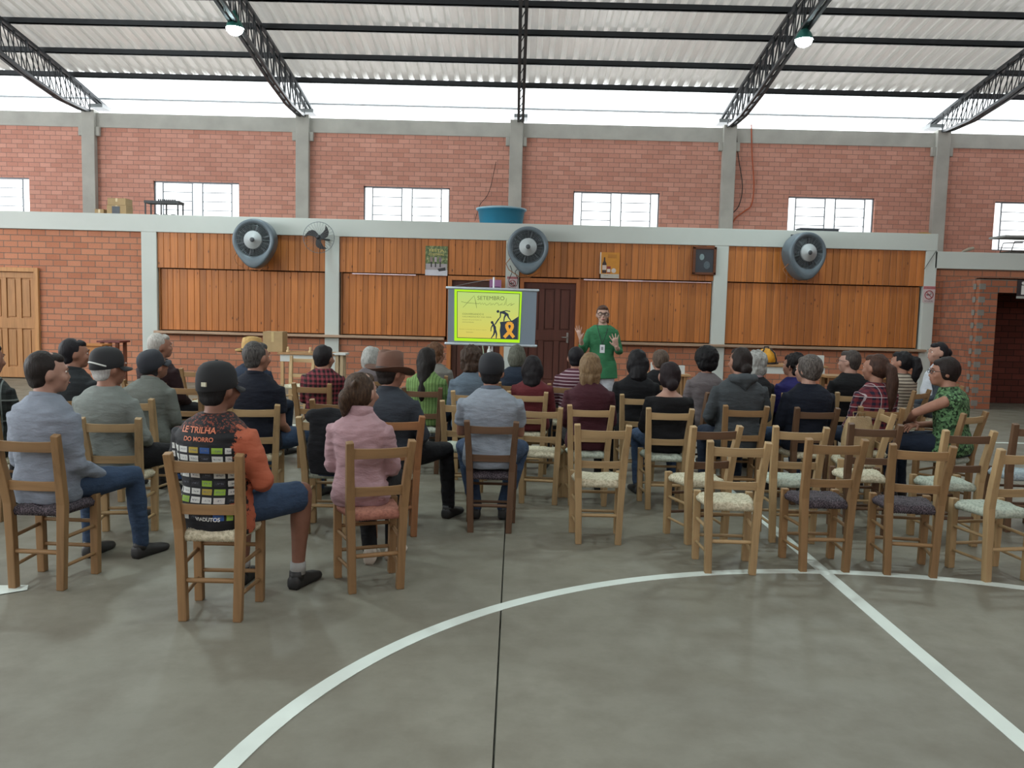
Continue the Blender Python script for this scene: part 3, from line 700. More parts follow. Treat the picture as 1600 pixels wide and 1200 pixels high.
def make_person(spec):
    g = spec.get; seat = g('seat', .447); top = g('top', 1.28); K = (top-seat)/.832; B = g('bulk', 1.0)*.9; Hs = g('hs', 1.04)
    vox = g('vox', .0135); lean = math.radians(g('lean', 0)); side = math.radians(g('tilt', 0))
    root = empty('person', (spec['x'], spec['y'], 0), math.radians(g('yaw', 0)), spec['label'], 'person', None)
    pv = V(0, -.01, seat+.03)
    R = Matrix.Rotation(-lean, 4, 'X') @ Matrix.Rotation(side, 4, 'Y') @ Matrix.Rotation(math.radians(g('twist', 0)), 4, 'Z')
    def T(x, y, h, kb=1): return pv + (R @ V(x*kb, y, (h-.03)*K))
    fem = g('fem', False)
    W = [(.0, .165, .13, .0), (.05, .188, .148, -.005), (.12, .182, .138, -.012), (.22, .160, .118, -.018), (.31, .167, .12, -.026), (.40, .184, .124, -.034), (.475, .192, .116, -.038), (.525, .160, .098, -.036), (.56, .112, .078, -.03), (.59, .076, .064, -.022), (.605, .066, .058, -.02)]
    if fem: W = [(.0, .17, .13, .0), (.05, .19, .148, -.005), (.12, .178, .136, -.012), (.22, .145, .11, -.018), (.31, .15, .112, -.022), (.40, .165, .115, -.028), (.475, .172, .108, -.034), (.52, .142, .09, -.032), (.555, .096, .07, -.026), (.585, .066, .056, -.02), (.60, .058, .052, -.018)]
    SW = (.165 if fem else .186)*B
    def torso(mb, off, h0=0, h1=9, flare=0):
        rs = []
        for h, rx, ry, cy in W:
            if h < h0-1e-6 or h > h1: continue
            bx = B if h < .5 else (1+B)/2; rx = rx*bx+off; ry = ry*(.45+.55*B)+off; ring = []
            for j in range(28):
                a = 2*PI*j/28; c, s_ = math.cos(a), math.sin(a); e = .82
                x = rx*math.copysign(abs(c)**e, c); y = cy+ry*math.copysign(abs(s_)**e, s_)
                ring.append(T(x, y, h))
            rs.append(ring)
        mb.rings(rs)
    # joints
    def J(side_):
        s = side_; pose = g('arms', 'lap'); pose = pose[0 if s < 0 else 1] if isinstance(pose, (tuple, list)) else pose
        sh = T(s*SW, -.03, .472)
        if pose == 'lap': el = T(s*(SW+.04), .03, .225); wr = T(s*.10, .27, .145)
        elif pose == 'fold': el = T(s*(SW+.035), .075, .245); wr = T(-s*.07, .23, .27)
        elif pose == 'wide': el = T(s*(SW+.065), .01, .245); wr = T(s*.12, .25, .16)
        elif pose == 'raised': el = T(s*(SW+.03), .20, .385); wr = T(.06, .33, .285)
        elif pose == 'chin': el = T(s*(SW-.02), .2, .26); wr = T(s*.04, .19, .5)
        elif pose == 'side': el = T(s*(SW+.022), -.01, .215); wr = T(s*.17, .22, .12)
        else: el = T(*pose[0]); wr = T(*pose[1])
        return sh, el, wr
    hip = lambda s: pv+V(s*.085*B, .02, .06)
    kx = g('knee', (.16, .16)); ky = g('kneey', (.44, .44)); kz = seat+.075
    def leg(s):
        i = 0 if s < 0 else 1; kn = V(s*kx[i], ky[i], kz); ft = g('feet', ((-.15, .40), (.15, .40)))[i]; an = V(ft[0], ft[1], .1); return hip(s), kn, an
    # head frame
    hy = math.radians(g('hyaw', 0)); hp = math.radians(g('hpitch', 0)); hr = math.radians(g('hroll', 0))
    HR = (Matrix.Rotation(hy, 4, 'Z') @ Matrix.Rotation(-hp, 4, 'X') @ Matrix.Rotation(hr, 4, 'Y'))
    nb = T(0, -.022, .585); hc = pv + (R @ V(0, -.012, .03))*0 + (T(0, .0, .708)-pv) + V(0, g('hfwd', .012), 0)
    def Hd(x, y, z): return hc + (HR @ (V(x, y, z)*Hs))
    H3 = HR.to_3x3()
    skin = skinmat(g('skin', '#a9745a'))
    # ---- body: one continuous skin
    b = MB(); torso(b, -.02, 0, .6)
    b.tube([T(0, -.028, .53), nb+V(0, 0, .01), hc+(HR @ V(0, -.02, -.045))], [.062*(.5+.5*B), .055*(.6+.4*B), .056], 14)
    hs = Hs
    b.ell(Hd(0, -.008, .012), (.077*hs, .095*hs, .1*hs), H3, 20, 14)
    b.ell(Hd(0, .03, -.045), (.058*hs, .062*hs, .068*hs), H3, 16, 10); b.ell(Hd(0, .062, -.085), (.03*hs, .028*hs, .024*hs), H3)
    b.tube([Hd(0, .084, .01), Hd(0, .102, -.028)], [.009*hs, .0135*hs], 8)
    b.ell(Hd(0, .087, .022), (.05*hs, .014*hs, .012*hs), H3); b.ell(Hd(0, .09, -.062), (.025*hs, .012*hs, .011*hs), H3)
    for s in (-1, 1): b.ell(Hd(s*.08, -.012, -.012), (.012*hs, .02*hs, .033*hs), H3); b.ell(Hd(s*.045, .068, -.03), (.022*hs, .02*hs, .022*hs), H3)
    ex = MB()
    for s in (-1, 1):
        sh, el, wr = J(s); ar = .9+.1*B
        b.tube([T(s*SW*.7, -.03, .45), sh, sh.lerp(el, .5), el, el.lerp(wr, .35), wr], [.05, .05*ar, .044*ar, .038*ar, .037*ar, .026], 12)
        fd = (wr-el).normalized(); hd = (fd+V(-s*.25, .15, -.1)).normalized(); up = V(0, -.3, 1)
        if isinstance(g('hand'), dict): q = g('hand')[s]; hd = V(*q[0]); up = V(*q[1]); finger_set(ex if vox > .009 else b, wr, hd, up, -s, q[2], 1.08, q[3])
        else: finger_set(ex, wr, hd, up, -s, .55)
        h_, kn, an = leg(s)
        b.tube([h_, kn, an, an+V(0, .03, -.04)], [.07, .046, .03, .03], 12); b.tube([an+V(0, -.03, -.05), an+V(0, .1, -.07)], [.026, .022], 8)
        if g('legs') == 'bare':
            b.tube([kn.lerp(an, -.05), kn.lerp(an, .3), kn.lerp(an, .6), an], [.06, .058, .045, .034], 12)
    me = grow(b, vox, 3, ex); me.materials.append(skin); link('body', me, root)
    # eyes
    for s in (-1, 1):
        e = MB().ell(Hd(s*.031, .075, .006), (.0115*hs, .0105*hs, .008*hs), H3, 10, 8); e.cur = 1; e.ell(Hd(s*.031, .0835, .006), (.0055*hs, .004*hs, .0055*hs), H3, 8, 6); e.obj('eye', [EYE_W, EYE_D], root)
        MB().tube([Hd(s*.014, .094, .026), Hd(s*.032, .093, .031), Hd(s*.05, .084, .026)], [.003, .0038, .002], 6).obj('eyebrow', hairmat(g('haircol', '#1d1612')), root)
    MB().tube([Hd(-.02, .098, -.058), Hd(0, .103, -.057), Hd(.02, .098, -.058)], [.002, .0042, .002], 6).obj('mouth', plain('#8e4d43', .5), root)
    # ---- top
    m = MB(); torso(m, .012, 0, {'high': .61, 'wide': .53}.get(g('neck'), .592))
    slv = g('sleeve', 'long')
    for s in (-1, 1):
        sh, el, wr = J(s); ar = (.9+.1*B)
        if slv == 'long': m.tube([T(s*SW*.72, -.03, .452), sh, sh.lerp(el, .5), el, el.lerp(wr, .3), wr.lerp(el, .1)], [.055, .061*ar, .056*ar, .051*ar, .048*ar, .036*ar], 14)
        elif slv == 'short': m.tube([T(s*SW*.72, -.03, .452), sh, sh.lerp(el, .55), sh.lerp(el, .68)], [.055, .062*ar, .06*ar, .06*ar], 14, round_ends=False)
        elif slv == 'mid': m.tube([T(s*SW*.72, -.03, .452), sh, sh.lerp(el, .5), el, el.lerp(wr, .25)], [.055, .063*ar, .06*ar, .057*ar, .055*ar], 14)
        else: m.ell(sh+V(-s*.02, 0, 0), (.05, .05, .055))
    if slv == 'long' or slv == 'short' or slv == 'mid': pass
    if g('hem', .0) < 0: m.rings([[T(x_, y_, hh) for x_, y_ in [(.2*B*math.cos(2*PI*j/24), -.0+.15*math.sin(2*PI*j/24)) for j in range(24)]] for hh in (.1, g('hem'))])
    sm_ = grow(m, vox*.95, 4, None, g('wr', .0042), g('wf', 9), 1.9); sm_.materials.append(spec['top_mat']); shirt = link(g('top_name', 'shirt'), sm_, root)
    if g('collar'):
        cm = MB(); rs = []
        hgt = g('collar_h', .035)
        for r_, dz in ((.066, -.012), (.073, .0), (.068, hgt), (.062, hgt*1.05), (.058, hgt*.6), (.056, -.01)):
            rs.append([nb+(R @ V(r_*(.8+.2*B)*1.08*math.cos(2*PI*j/28), -.002+r_*(.8+.2*B)*1.02*math.sin(2*PI*j/28), dz-.012*math.sin(2*PI*j/28)-.018)) for j in range(28)])
        cm.rings(rs, cap=False); cm.obj('collar', spec.get('collar_mat', spec['top_mat']), shirt)
    if g('hood'):
        hm = MB(); a0 = [nb+(R @ V(.10*math.cos(t), -.05+.085*math.sin(t), .0+.012*math.sin(t))) for t in [PI*.02+PI*1.0*k/12+PI for k in range(12)]]
        hm.tube(a0, [.03]+[.04]*3+[.05]*4+[.04]*3+[.03], 12); hm.tube([nb+(R @ V(-.05, -.085, -.02)), nb+(R @ V(0, -.12, -.07)), nb+(R @ V(.05, -.085, -.02))], [.045, .055, .045], 12)
        h_ = grow(hm, .012, 4, None, .004); h_.materials.append(spec['top_mat']); link('hood', h_, shirt)
    # ---- trousers / skirt
    t = MB(); t.rings([[pv+V(.18*B*math.cos(2*PI*j/24), -.0+.145*(.5+.5*B)*math.sin(2*PI*j/24), z) for j in range(24)] for z in (-.025, .04, .12)])
    for s in (-1, 1):
        h_, kn, an = leg(s); tw = g('legw', 1.0)*(.85+.15*B)
        if g('legs') == 'bare': t.tube([h_, h_.lerp(kn, .5), kn+V(0, -.03, .005)], [.1*tw, .094*tw, .088*tw], 14, round_ends=False)
        else: t.tube([h_, h_.lerp(kn, .5), kn, kn.lerp(an, .35), an+V(0, 0, -.01)], [.098*tw, .087*tw, .068*tw, .06*tw, .048*tw], 14)
    tm = grow(t, vox, 3, None, .004, 12, 1); tm.materials.append(spec['leg_mat']); link('shorts' if g('legs') == 'bare' else 'trousers', tm, root)
    for s in (-1, 1):
        h_, kn, an = leg(s); shoe(spec.get('shoe_mat', plain('#191919', .6)), (an.x, an.y+.02, 0), -s*.12, root)
        if g('socks'): MB().tube([an+V(0, 0, -.02), an+V(0, 0, .05)], [.042, .043], 12, round_ends=False).obj('sock', plain('#8e8f8c', .9), root)
    # ---- hair
    hk = g('hair', 'short'); hm_ = hairmat(g('haircol', '#1d1612'), g('haircol2')); hb = MB(); wr_, wf_ = .004, 26
    def he(x, y, z, a, b_, c): hb.ell(Hd(x, y, z), (a*hs, b_*hs, c*hs), H3, 20, 12)
    if hk != 'none':
        v_ = g('vol', 0)
        he(0, -.03, .022, .084+v_, .088+v_, .098+v_); he(0, -.05, -.04, .068+v_*.8, .05+v_*.6, .05)
        he(0, .03, .072, .058, .05, .036)
    def hpth(pts, rad, n=12): hb.tube([Hd(*p) for p in pts], [r_*hs for r_ in rad], n)
    if hk == 'curly': wr_, wf_ = .016, 34; he(0, -.03, .03, .1, .1, .105); he(0, -.055, -.055, .09, .06, .07)
    if hk == 'afro': wr_, wf_ = .008, 50; he(0, -.02, .035, .115, .112, .115); he(0, -.045, -.03, .1, .08, .08)
    if hk == 'bob': he(0, -.04, -.02, .095, .085, .11); he(0, -.06, -.07, .08, .055, .055); wr_ = .006
    if hk == 'flip': he(0, -.04, -.01, .093, .083, .105); hpth([(-.05, -.07, -.08), (-.055, -.085, -.14)], [.045, .02]); hpth([(.04, -.07, -.08), (.05, -.085, -.13)], [.045, .018]); hpth([(0, -.075, -.08), (.0, -.085, -.15)], [.05, .022]); wr_ = .008
    if hk == 'medium': he(0, -.045, -.03, .105, .085, .115); hpth([(0, -.06, -.06), (0, -.075, -.15), (0, -.085, -.19)], [.085, .08, .05]); wr_ = .008
    if hk == 'long': he(0, -.045, -.03, .095, .08, .115); hpth([(0, -.06, -.05), (0, -.085, -.17), (.0, -.11, -.3), (0, -.12, -.38)], [.078, .07, .055, .025]); wr_ = .006
    if hk == 'pony': he(0, -.04, .0, .086, .08, .09); hpth([(0, -.09, .03), (0, -.14, .0), (0, -.155, -.1), (0, -.15, -.24), (0, -.14, -.36)], [.03, .042, .05, .045, .016]); wr_ = .005
    if hk == 'highpony': he(0, -.04, .0, .086, .08, .09); hpth([(0, -.09, .05), (0, -.15, .03), (0, -.165, -.05), (0, -.15, -.14), (0, -.14, -.2)], [.03, .045, .05, .045, .02]); wr_ = .01
    if hk == 'bun': he(0, -.035, .0, .085, .085, .092); he(0, -.125, .0, .045, .04, .045); wr_ = .004
    if hk == 'lowbun': he(0, -.035, -.01, .085, .085, .096); he(0, -.105, -.06, .048, .04, .05); wr_ = .005
    if hk == 'clip': he(0, -.035, 0, .086, .086, .094); hpth([(-.01, -.10, .03), (-.02, -.125, -.02), (-.03, -.12, -.08), (-.045, -.105, -.13)], [.025, .042, .036, .014]); hpth([(.02, -.09, .04), (.045, -.12, .07)], [.03, .012]); wr_ = .007
    if hk != 'none':
        cl = None
        if g('hat') in ('cap', 'capback'): cl = [(Hd(0, 0, .04), (HR @ V(0, 0, 1)))]
        if g('hat') in ('fedora', 'straw'): cl = [(Hd(0, 0, .035), (HR @ V(0, 0, 1)))]
        hme = grow(hb, .0085, 2, None, wr_, wf_, .35, cl); hme.materials.append(hm_); link('hair', hme, root)
    # ---- hats, worn: top-level objects of their own
    hat = g('hat')
    if hat:
        Mh = Matrix.Translation(Vector((spec['x'], spec['y'], 0))) @ Matrix.Rotation(math.radians(g('yaw', 0)), 4, 'Z') @ Matrix.Translation(Hd(0, -.01, .03)) @ HR @ Matrix.Scale(hs, 4)
        hr_ = bpy.data.objects.new({'cap': 'baseball_cap', 'fedora': 'felt_hat', 'straw': 'straw_hat'}[hat], None); COL.objects.link(hr_)
        hr_.matrix_world = Mh @ Matrix.Rotation(math.radians(g('hatp', 0)), 4, 'X'); hmt = spec['hat_mat']; tag(hr_, spec['hat_label'], 'hat' if hat != 'cap' else 'cap', None)
        c = MB()
        if hat == 'cap':
            prof = [(.0935, -.028), (.0955, -.026), (.097, .01), (.0935, .045), (.082, .075), (.06, .096), (.03, .105), (.003, .108)]
            rs = []
            for r_, z in prof: rs.append([V(r_*.93*math.cos(2*PI*j/32), r_*1.09*math.sin(2*PI*j/32)-.006, z+.012*math.sin(2*PI*j/32)*(z < .0)) for j in range(32)])
            c.rings(rs); c.obj('crown', hmt, hr_)
            bmz = MB(); vs = []; fs = []
            for i in range(13):
                a = PI*(.12+.76*i/12); e = Vector((.088*math.cos(a), .098*math.sin(a)-.006, -.018)); o = Vector((e.x*1.1, e.y+.065*math.sin(a)**.6, -.032-.0*abs(e.x))); o.z -= abs(e.x)*.18
                vs += [e, o, e-V(0, 0, .004), o-V(0, 0, .004)]
            for i in range(12): k = 4*i; fs += [(k, k+1, k+5, k+4), (k+2, k+6, k+7, k+3), (k+1, k+3, k+7, k+5), (k, k+4, k+6, k+2)]
            fs += [(0, 2, 3, 1), (48, 49, 51, 50)]
            bmz.add(vs, fs); bmz.obj('visor', hmt, hr_)
            MB().ell((0, -.005, .108), (.008, .008, .004)).obj('button', hmt, hr_)
            if g('hat_patch'): MB().box(-.012+.02, .016+.02, -.112, -.104, -.012, .008).obj('strap_label', plain('#a8a690', .6), hr_)['label'] = 'small pale label on the cap strap'
            if g('hat_strap'):
                m_ = MB(); m_.tube([V(.09*math.cos(a), .104*math.sin(a)-.006, -.012+.022*math.sin((a-1.15*PI)/(.7*PI)*PI)) for a in [1.15*PI+.7*PI*i/12 for i in range(13)]], .006, 6); m_.obj('back_strap', plain('#b9bdb8', .6), hr_)
        else:
            sb = .165 if hat == 'fedora' else .145; ch = .1 if hat == 'fedora' else .1
            for nm, prof in (('crown', [(.09, -.03), (.0925, -.01), (.088, ch*.6), (.08, ch*.95), (.06, ch*1.02), (.035, ch*.88), (.004, ch*.84)]),):
                rs = []
                for r_, z in prof: rs.append([V(r_*(.94-.16*max(0, math.sin(2*PI*j/36))*(z > .04))*math.cos(2*PI*j/36), r_*1.12*math.sin(2*PI*j/36), z+(.022*abs(math.cos(2*PI*j/36)) if z > ch*.9 else 0)) for j in range(36)])
                c.rings(rs); c.obj('crown', hmt, hr_)
            br = MB(); rs = []
            for r_, z in ((.088, -.026), (.12, -.03), (sb, -.022), (sb+.003, -.02), (sb, -.017), (.12, -.024), (.088, -.02)):
                rs.append([V(r_*.94*math.cos(a), r_*1.1*math.sin(a), z+(r_-.09)*(.55*abs(math.cos(a))**2-.25*math.sin(a)-.1)) for a in [2*PI*j/36 for j in range(36)]])
            br.rings(rs, cap=False); br.obj('brim', hmt, hr_)
            bd = MB(); bd.rings([[V(r_*.94*math.cos(a), r_*1.12*math.sin(a), z) for a in [2*PI*j/36 for j in range(36)]] for r_, z in ((.0925, -.024), (.0945, -.022), (.0925, .008), (.0905, .01))], cap=False); bd.obj('hat_band', spec['band_mat'], hr_)
    if g('glasses'):
        gm = plain('#15171a', .3); G = MB()
        for s in (-1, 1):
            G.tube([Hd(s*.035+.026*math.cos(a), .1, .004+.017*math.sin(a)) for a in [2*PI*k/14 for k in range(15)]], .0026*g('gthick', 1), 6, round_ends=False)
            G.tube([Hd(s*.061, .098, .01), Hd(s*.08, .06, .01), Hd(s*.084, -.01, .006)], .0022, 6)
        G.tube([Hd(-.009, .101, .008), Hd(.009, .101, .008)], .0025, 6)
        Gw = empty('glasses', (0, 0, 0)); bpy.data.objects.remove(Gw)
        go = G.obj('glasses', gm, None); go.location = (spec['x'], spec['y'], 0); go.rotation_euler = (0, 0, math.radians(g('yaw', 0)))
        tag(go, spec['glasses'], 'glasses')
    spec['root'] = root; spec['shirt'] = shirt; spec['Hd'] = Hd; spec['T'] = T; return root
JEANS = denim('#2f4a6b'); DJEANS = denim('#1d2b40'); BLACKP = cloth('#141519'); GREYP = cloth('#3c3f44')
TAN, PALE, BRN = '#a9745a', '#bb8c76', '#8f5f48'
PEOPLE = [
 dict(id='P1', x=-2.60, y=4.72, yaw=-14, top=1.30, bulk=1.03, hyaw=-34, top_mat=cloth('#8794a6'), leg_mat=JEANS, hair='short', haircol='#1f1a18', collar=1, arms='side', knee=(.12, .2), feet=((-.1, .42), (.2, .5)), vox=.012, skin=PALE,
      label='man in a pale blue long-sleeved shirt and jeans, seated at the far left', wr=.006),
 dict(id='P2', x=-3.75, y=6.05, yaw=-10, top=1.26, bulk=1.0, top_mat=cloth('#2d3634', 'plaid', '#15191a', '#7d8a86'), leg_mat=BLACKP, hair='short', label='person in a dark checked shirt cut off by the left edge of the photo'),
 dict(id='P3', x=-3.50, y=6.75, yaw=-14, top=1.27, bulk=1.0, hyaw=-38, top_mat=cloth('#2b3236'), leg_mat=BLACKP, hair='short', haircol='#17161a', sleeve='short', collar=1, label='dark-haired man in a charcoal collared shirt behind the pale blue shirt'),
 dict(id='P4', x=-2.68, y=5.60, yaw=-12, top=1.255, bulk=1.1, hyaw=-26, top_mat=cloth('#7f8a84'), leg_mat=BLACKP, hair='short', haircol='#a9a9a6', haircol2='#d8d8d4', hat='cap', hat_mat=plain('#191b1e', .8), hat_strap=1, hat_label='black cap with a pale back strap on the white-haired man in grey-green', arms='wide', knee=(.14, .24), feet=((-.1, .4), (.28, .5)), label='stout white-haired man in a grey-green shirt and black cap, left', wr=.006),
 dict(id='P5', x=-2.90, y=6.70, yaw=-10, top=1.17, bulk=1.02, hyaw=-20, lean=8, hpitch=-20, top_mat=cloth('#6f776f'), leg_mat=GREYP, hair='short', haircol='#2b2a2a', hat='cap', hat_mat=plain('#20242c', .8), hat_label='dark blue cap on the bent head in front of the white-haired man', collar=1, label='man in a grey-green jacket with bowed head and dark cap'),
 dict(id='P6', x=-3.36, y=8.05, yaw=-22, top=1.28, bulk=1.12, hyaw=-30, top_mat=cloth('#2f171b'), leg_mat=BLACKP, hair='short', haircol='#9c9a94', haircol2='#cfcdc6', top_name='jacket', label='white-haired man in a dark red jacket beside the white pillar'),
 dict(id='P7', x=-2.62, y=8.50, yaw=-12, top=1.20, bulk=1.0, hyaw=-40, top_mat=cloth('#27384f'), leg_mat=DJEANS, hair='short', haircol='#3a2d26', hat='straw', hat_mat=plain('#b08f56', .8, 0, .15, 40, .4), band_mat=plain('#2a2320', .8), hat_label='straw hat with a dark band worn by the man in blue at the left', label='man in a navy shirt under a straw hat, near the brick wall'),
 dict(id='P8', x=-1.50, y=4.30, yaw=-12, top=1.275, bulk=1.06, hyaw=-14, top_mat=None, leg_mat=JEANS, legs='bare', socks=1, hair='short', haircol='#181718', hat='cap', hat_mat=plain('#121417', .85), hat_patch=1, hat_label='black cap with a small pale label on the man in the jersey', arms='wide', knee=(.11, .24), feet=((-.1, .40), (.23, .42)), vox=.0115, skin=BRN, sleeve='mid', wr=.0055, hem=-.03,
      label='man in a black and orange printed jersey and denim shorts, nearest to the camera'),
 dict(id='P9', x=-1.98, y=6.52, yaw=-10, top=1.30, bulk=1.12, hyaw=-20, top_mat=cloth('#131a2a'), leg_mat=JEANS, hair='short', haircol='#2c2b2b', haircol2='#77746f', collar=1, sleeve='short', arms='side', knee=(.14, .26), feet=((-.1, .45), (.3, .5)), label='man with greying hair in a navy polo shirt, left of the jacket chair'),
 dict(id='P10', x=-1.86, y=8.30, yaw=-8, top=1.17, bulk=1.02, hyaw=-18, top_mat=cloth('#8e2334', 'plaid', '#1a1418', '#12090c', .62), leg_mat=BLACKP, hair='short', vol=.006, haircol='#171416', label='dark-haired person in a red and black checked shirt in front of the white table'),
 dict(id='P11', x=-1.53, y=9.10, yaw=-10, top=1.125, bulk=.95, fem=1, hyaw=-20, top_mat=cloth('#6a5f62'), leg_mat=BLACKP, hair='bob', haircol='#8b8c88', haircol2='#c6c7c2', label='grey-haired woman mostly hidden behind the brown felt hat'),
 dict(id='P12', x=-.87, y=5.98, yaw=-16, top=1.24, bulk=1.1, hyaw=-22, top_mat=cloth('#343c47'), leg_mat=BLACKP, hair='short', haircol='#221c1a', hat='fedora', hatp=-4, hat_mat=plain('#5f4133', .75, 0, .15, 9), band_mat=plain('#1d1412', .7), hat_label='brown felt hat with a dark band on the man in blue-grey', arms='wide', knee=(.14, .26), feet=((-.1, .42), (.28, .46)), collar=1, label='broad man in a blue-grey shirt wearing a brown felt hat', wr=.006),
 dict(id='P13', x=-.87, y=4.86, yaw=-4, top=1.205, bulk=.93, fem=1, hyaw=-24, top_mat=cloth('#b98d95'), leg_mat=BLACKP, hair='clip', haircol='#2e221b', haircol2='#66503c', neck='high', collar=1, collar_h=.05, arms='lap', knee=(.1, .1), feet=((-.02, .3), (.1, .4)), shoe_mat=plain('#b8b0a4', .6), vox=.011, skin=PALE, wr=.007, wf=11, lean=-1, hs=1.0,
      label='woman in a pink high-necked sweater with her hair clipped up'),
 dict(id='P14', x=-.84, y=8.20, yaw=-10, top=1.185, bulk=.98, fem=1, hyaw=-6, top_mat=cloth('#6f9c3c', 'ribs', '#4a742a'), leg_mat=DJEANS, hair='long', haircol='#15110f', label='woman with long dark hair in a lime green ribbed top'),
 dict(id='P15', x=-.88, y=9.55, yaw=-10, top=1.165, bulk=.95, fem=1, hyaw=-30, top_mat=cloth('#7a7870'), leg_mat=BLACKP, hair='curly', haircol='#4a3222', haircol2='#7a573c', label='brown curly-haired person beyond the lime green top', hs=1.0),
 dict(id='P16', x=-.40, y=7.95, yaw=0, top=1.22, bulk=1.02, fem=1, hyaw=-12, top_mat=cloth('#566a7b'), leg_mat=BLACKP, hair='curly', haircol='#2e231d', haircol2='#5d4a3d', label='curly-haired person in a blue-grey top, left of the dark cap'),
 dict(id='P17', x=-.165, y=6.10, yaw=0, top=1.255, bulk=1.1, hyaw=-3, top_mat=cloth('#8c99a8'), leg_mat=JEANS, hair='short', haircol='#1c1b1c', hat='cap', hat_mat=plain('#14171d', .85), hat_label='dark navy cap on the man in the pale blue-grey polo, centre', collar=1, collar_mat=cloth('#5d6a7c'), sleeve='short', arms='fold', knee=(.2, .22), kneey=(.42, .42), feet=((-.11, .26), (.11, .26)), legw=1.15, vox=.012, skin=TAN, wr=.006, shoe_mat=plain('#2a2c2c', .6), label='man in a pale blue-grey polo shirt and dark cap, centre of the picture'),
 dict(id='P18', x=.02, y=8.95, yaw=0, top=1.205, bulk=1.0, hyaw=0, top_mat=cloth('#1d2c3f'), leg_mat=BLACKP, hair='bob', haircol='#43453c', haircol2='#77796c', label='grey-haired person in dark blue below the right end of the screen'),
 dict(id='P19', x=.17, y=8.02, yaw=0, top=1.135, bulk=.98, fem=1, hyaw=-5, top_mat=cloth('#6e1a22'), leg_mat=BLACKP, hair='medium', haircol='#120f12', label='woman with shoulder-length dark hair in a red top'),
 dict(id='P21', x=.64, y=8.92, yaw=0, top=1.20, bulk=1.0, hyaw=0, top_mat=cloth('#5a2236', 'stripes', '#b59aa4'), leg_mat=BLACKP, hair='short', haircol='#141317', label='dark-haired person in a maroon top with white stripes, behind the blond head'),
 dict(id='P22', x=.62, y=7.02, yaw=0, top=1.245, bulk=1.05, fem=1, hyaw=2, top_mat=cloth('#481624'), leg_mat=BLACKP, hair='flip', haircol='#64503a', haircol2='#9a8260', label='blond person in a plain maroon top, right of centre'),
 dict(id='P23', x=1.15, y=8.02, yaw=0, top=1.235, bulk=1.1, fem=1, hyaw=6, top_mat=cloth('#0f1116'), leg_mat=BLACKP, hair='medium', haircol='#0d0c0f', label='person with thick black shoulder-length hair in a black top'),
 dict(id='P24', x=1.62, y=9.52, yaw=4, top=1.15, bulk=.98, hyaw=10, top_mat=cloth('#121419'), leg_mat=BLACKP, hair='short', vol=.006, haircol='#3c3028', haircol2='#7a6a5c', label='person with short brown-grey hair in black, under the serving shelf'),
 dict(id='P25', x=1.27, y=6.98, yaw=2, top=1.175, bulk=.98, fem=1, hyaw=4, top_mat=cloth('#0e0f13'), leg_mat=JEANS, hair='lowbun', haircol='#1a1114', neck='wide', sleeve='mid', skin=PALE, label='woman with pinned dark hair and bare nape in a black wide-necked top'),
 dict(id='P26', x=1.90, y=8.46, yaw=6, top=1.24, bulk=1.0, fem=1, hyaw=4, top_mat=cloth('#6d6365'), leg_mat=BLACKP, hair='afro', haircol='#08080a', label='person with round black hair in a taupe top'),
 dict(id='P27', x=1.93, y=7.30, yaw=4, top=1.32, bulk=1.14, hyaw=14, top_mat=cloth('#434b50'), leg_mat=DJEANS, hair='lowbun', haircol='#1e1715', hood=1, arms='wide', top_name='hooded_jacket', label='person with tied-back hair in a dark grey hooded jacket'),
 dict(id='P28', x=2.36, y=8.38, yaw=10, top=1.22, bulk=.95, fem=1, hyaw=16, top_mat=cloth('#17181c'), leg_mat=BLACKP, hair='curly', haircol='#7f807c', haircol2='#c3c4bf', collar=1, collar_mat=cloth('#b79aa3'), label='white-haired woman in black with a pink collar'),
 dict(id='P29', x=2.78, y=8.50, yaw=14, top=1.205, bulk=1.0, fem=1, hyaw=34, top_mat=cloth('#26226e'), leg_mat=BLACKP, hair='curly', haircol='#120f10', hs=.98, label='dark curly-haired person in a violet blue top, glancing left'),
 dict(id='P30', x=2.50, y=7.26, yaw=10, top=1.25, bulk=1.1, hyaw=26, top_mat=cloth('#10192a'), leg_mat=JEANS, hair='short', vol=.014, haircol='#332d2a', haircol2='#8d8680', label='grey-haired person in a navy sweater, glancing left', skin=PALE),
 dict(id='P31', x=3.44, y=8.76, yaw=14, top=1.25, bulk=1.1, hyaw=36, top_mat=cloth('#0c0d11'), leg_mat=BLACKP, hair='short', haircol='#2c2624', haircol2='#5f5650', sleeve='short', glasses='thin glasses of the man in the black shirt', label='man with glasses in a black short-sleeved shirt, right side', skin=PALE),
 dict(id='P32', x=3.16, y=7.46, yaw=10, top=1.275, bulk=1.0, fem=1, hyaw=28, top_mat=cloth('#8c1f2c', 'plaid', '#232038', '#c9b9be', .62), leg_mat=DJEANS, hair='pony', haircol='#2e1e18', haircol2='#5a3e30', sleeve='long', label='woman with a long brown ponytail in a red and navy plaid shirt', hs=1.06),
 dict(id='P33', x=4.18, y=9.22, yaw=28, top=1.23, bulk=.97, fem=1, hyaw=24, top_mat=cloth('#a89a84', 'stripes', '#4e4136'), leg_mat=BLACKP, hair='highpony', haircol='#0f0d10', label='woman with dark curly ponytail in a cream striped top'),
 dict(id='P34', x=4.93, y=9.95, yaw=76, top=1.335, bulk=.96, fem=1, hyaw=14, top_mat=cloth('#333c46'), leg_mat=GREYP, hair='bun', haircol='#131014', top_name='jacket', collar=1, collar_mat=cloth('#b5b19c'), collar_h=.045, skin=PALE, label='woman in profile with a dark bun and grey jacket over a white shirt'),
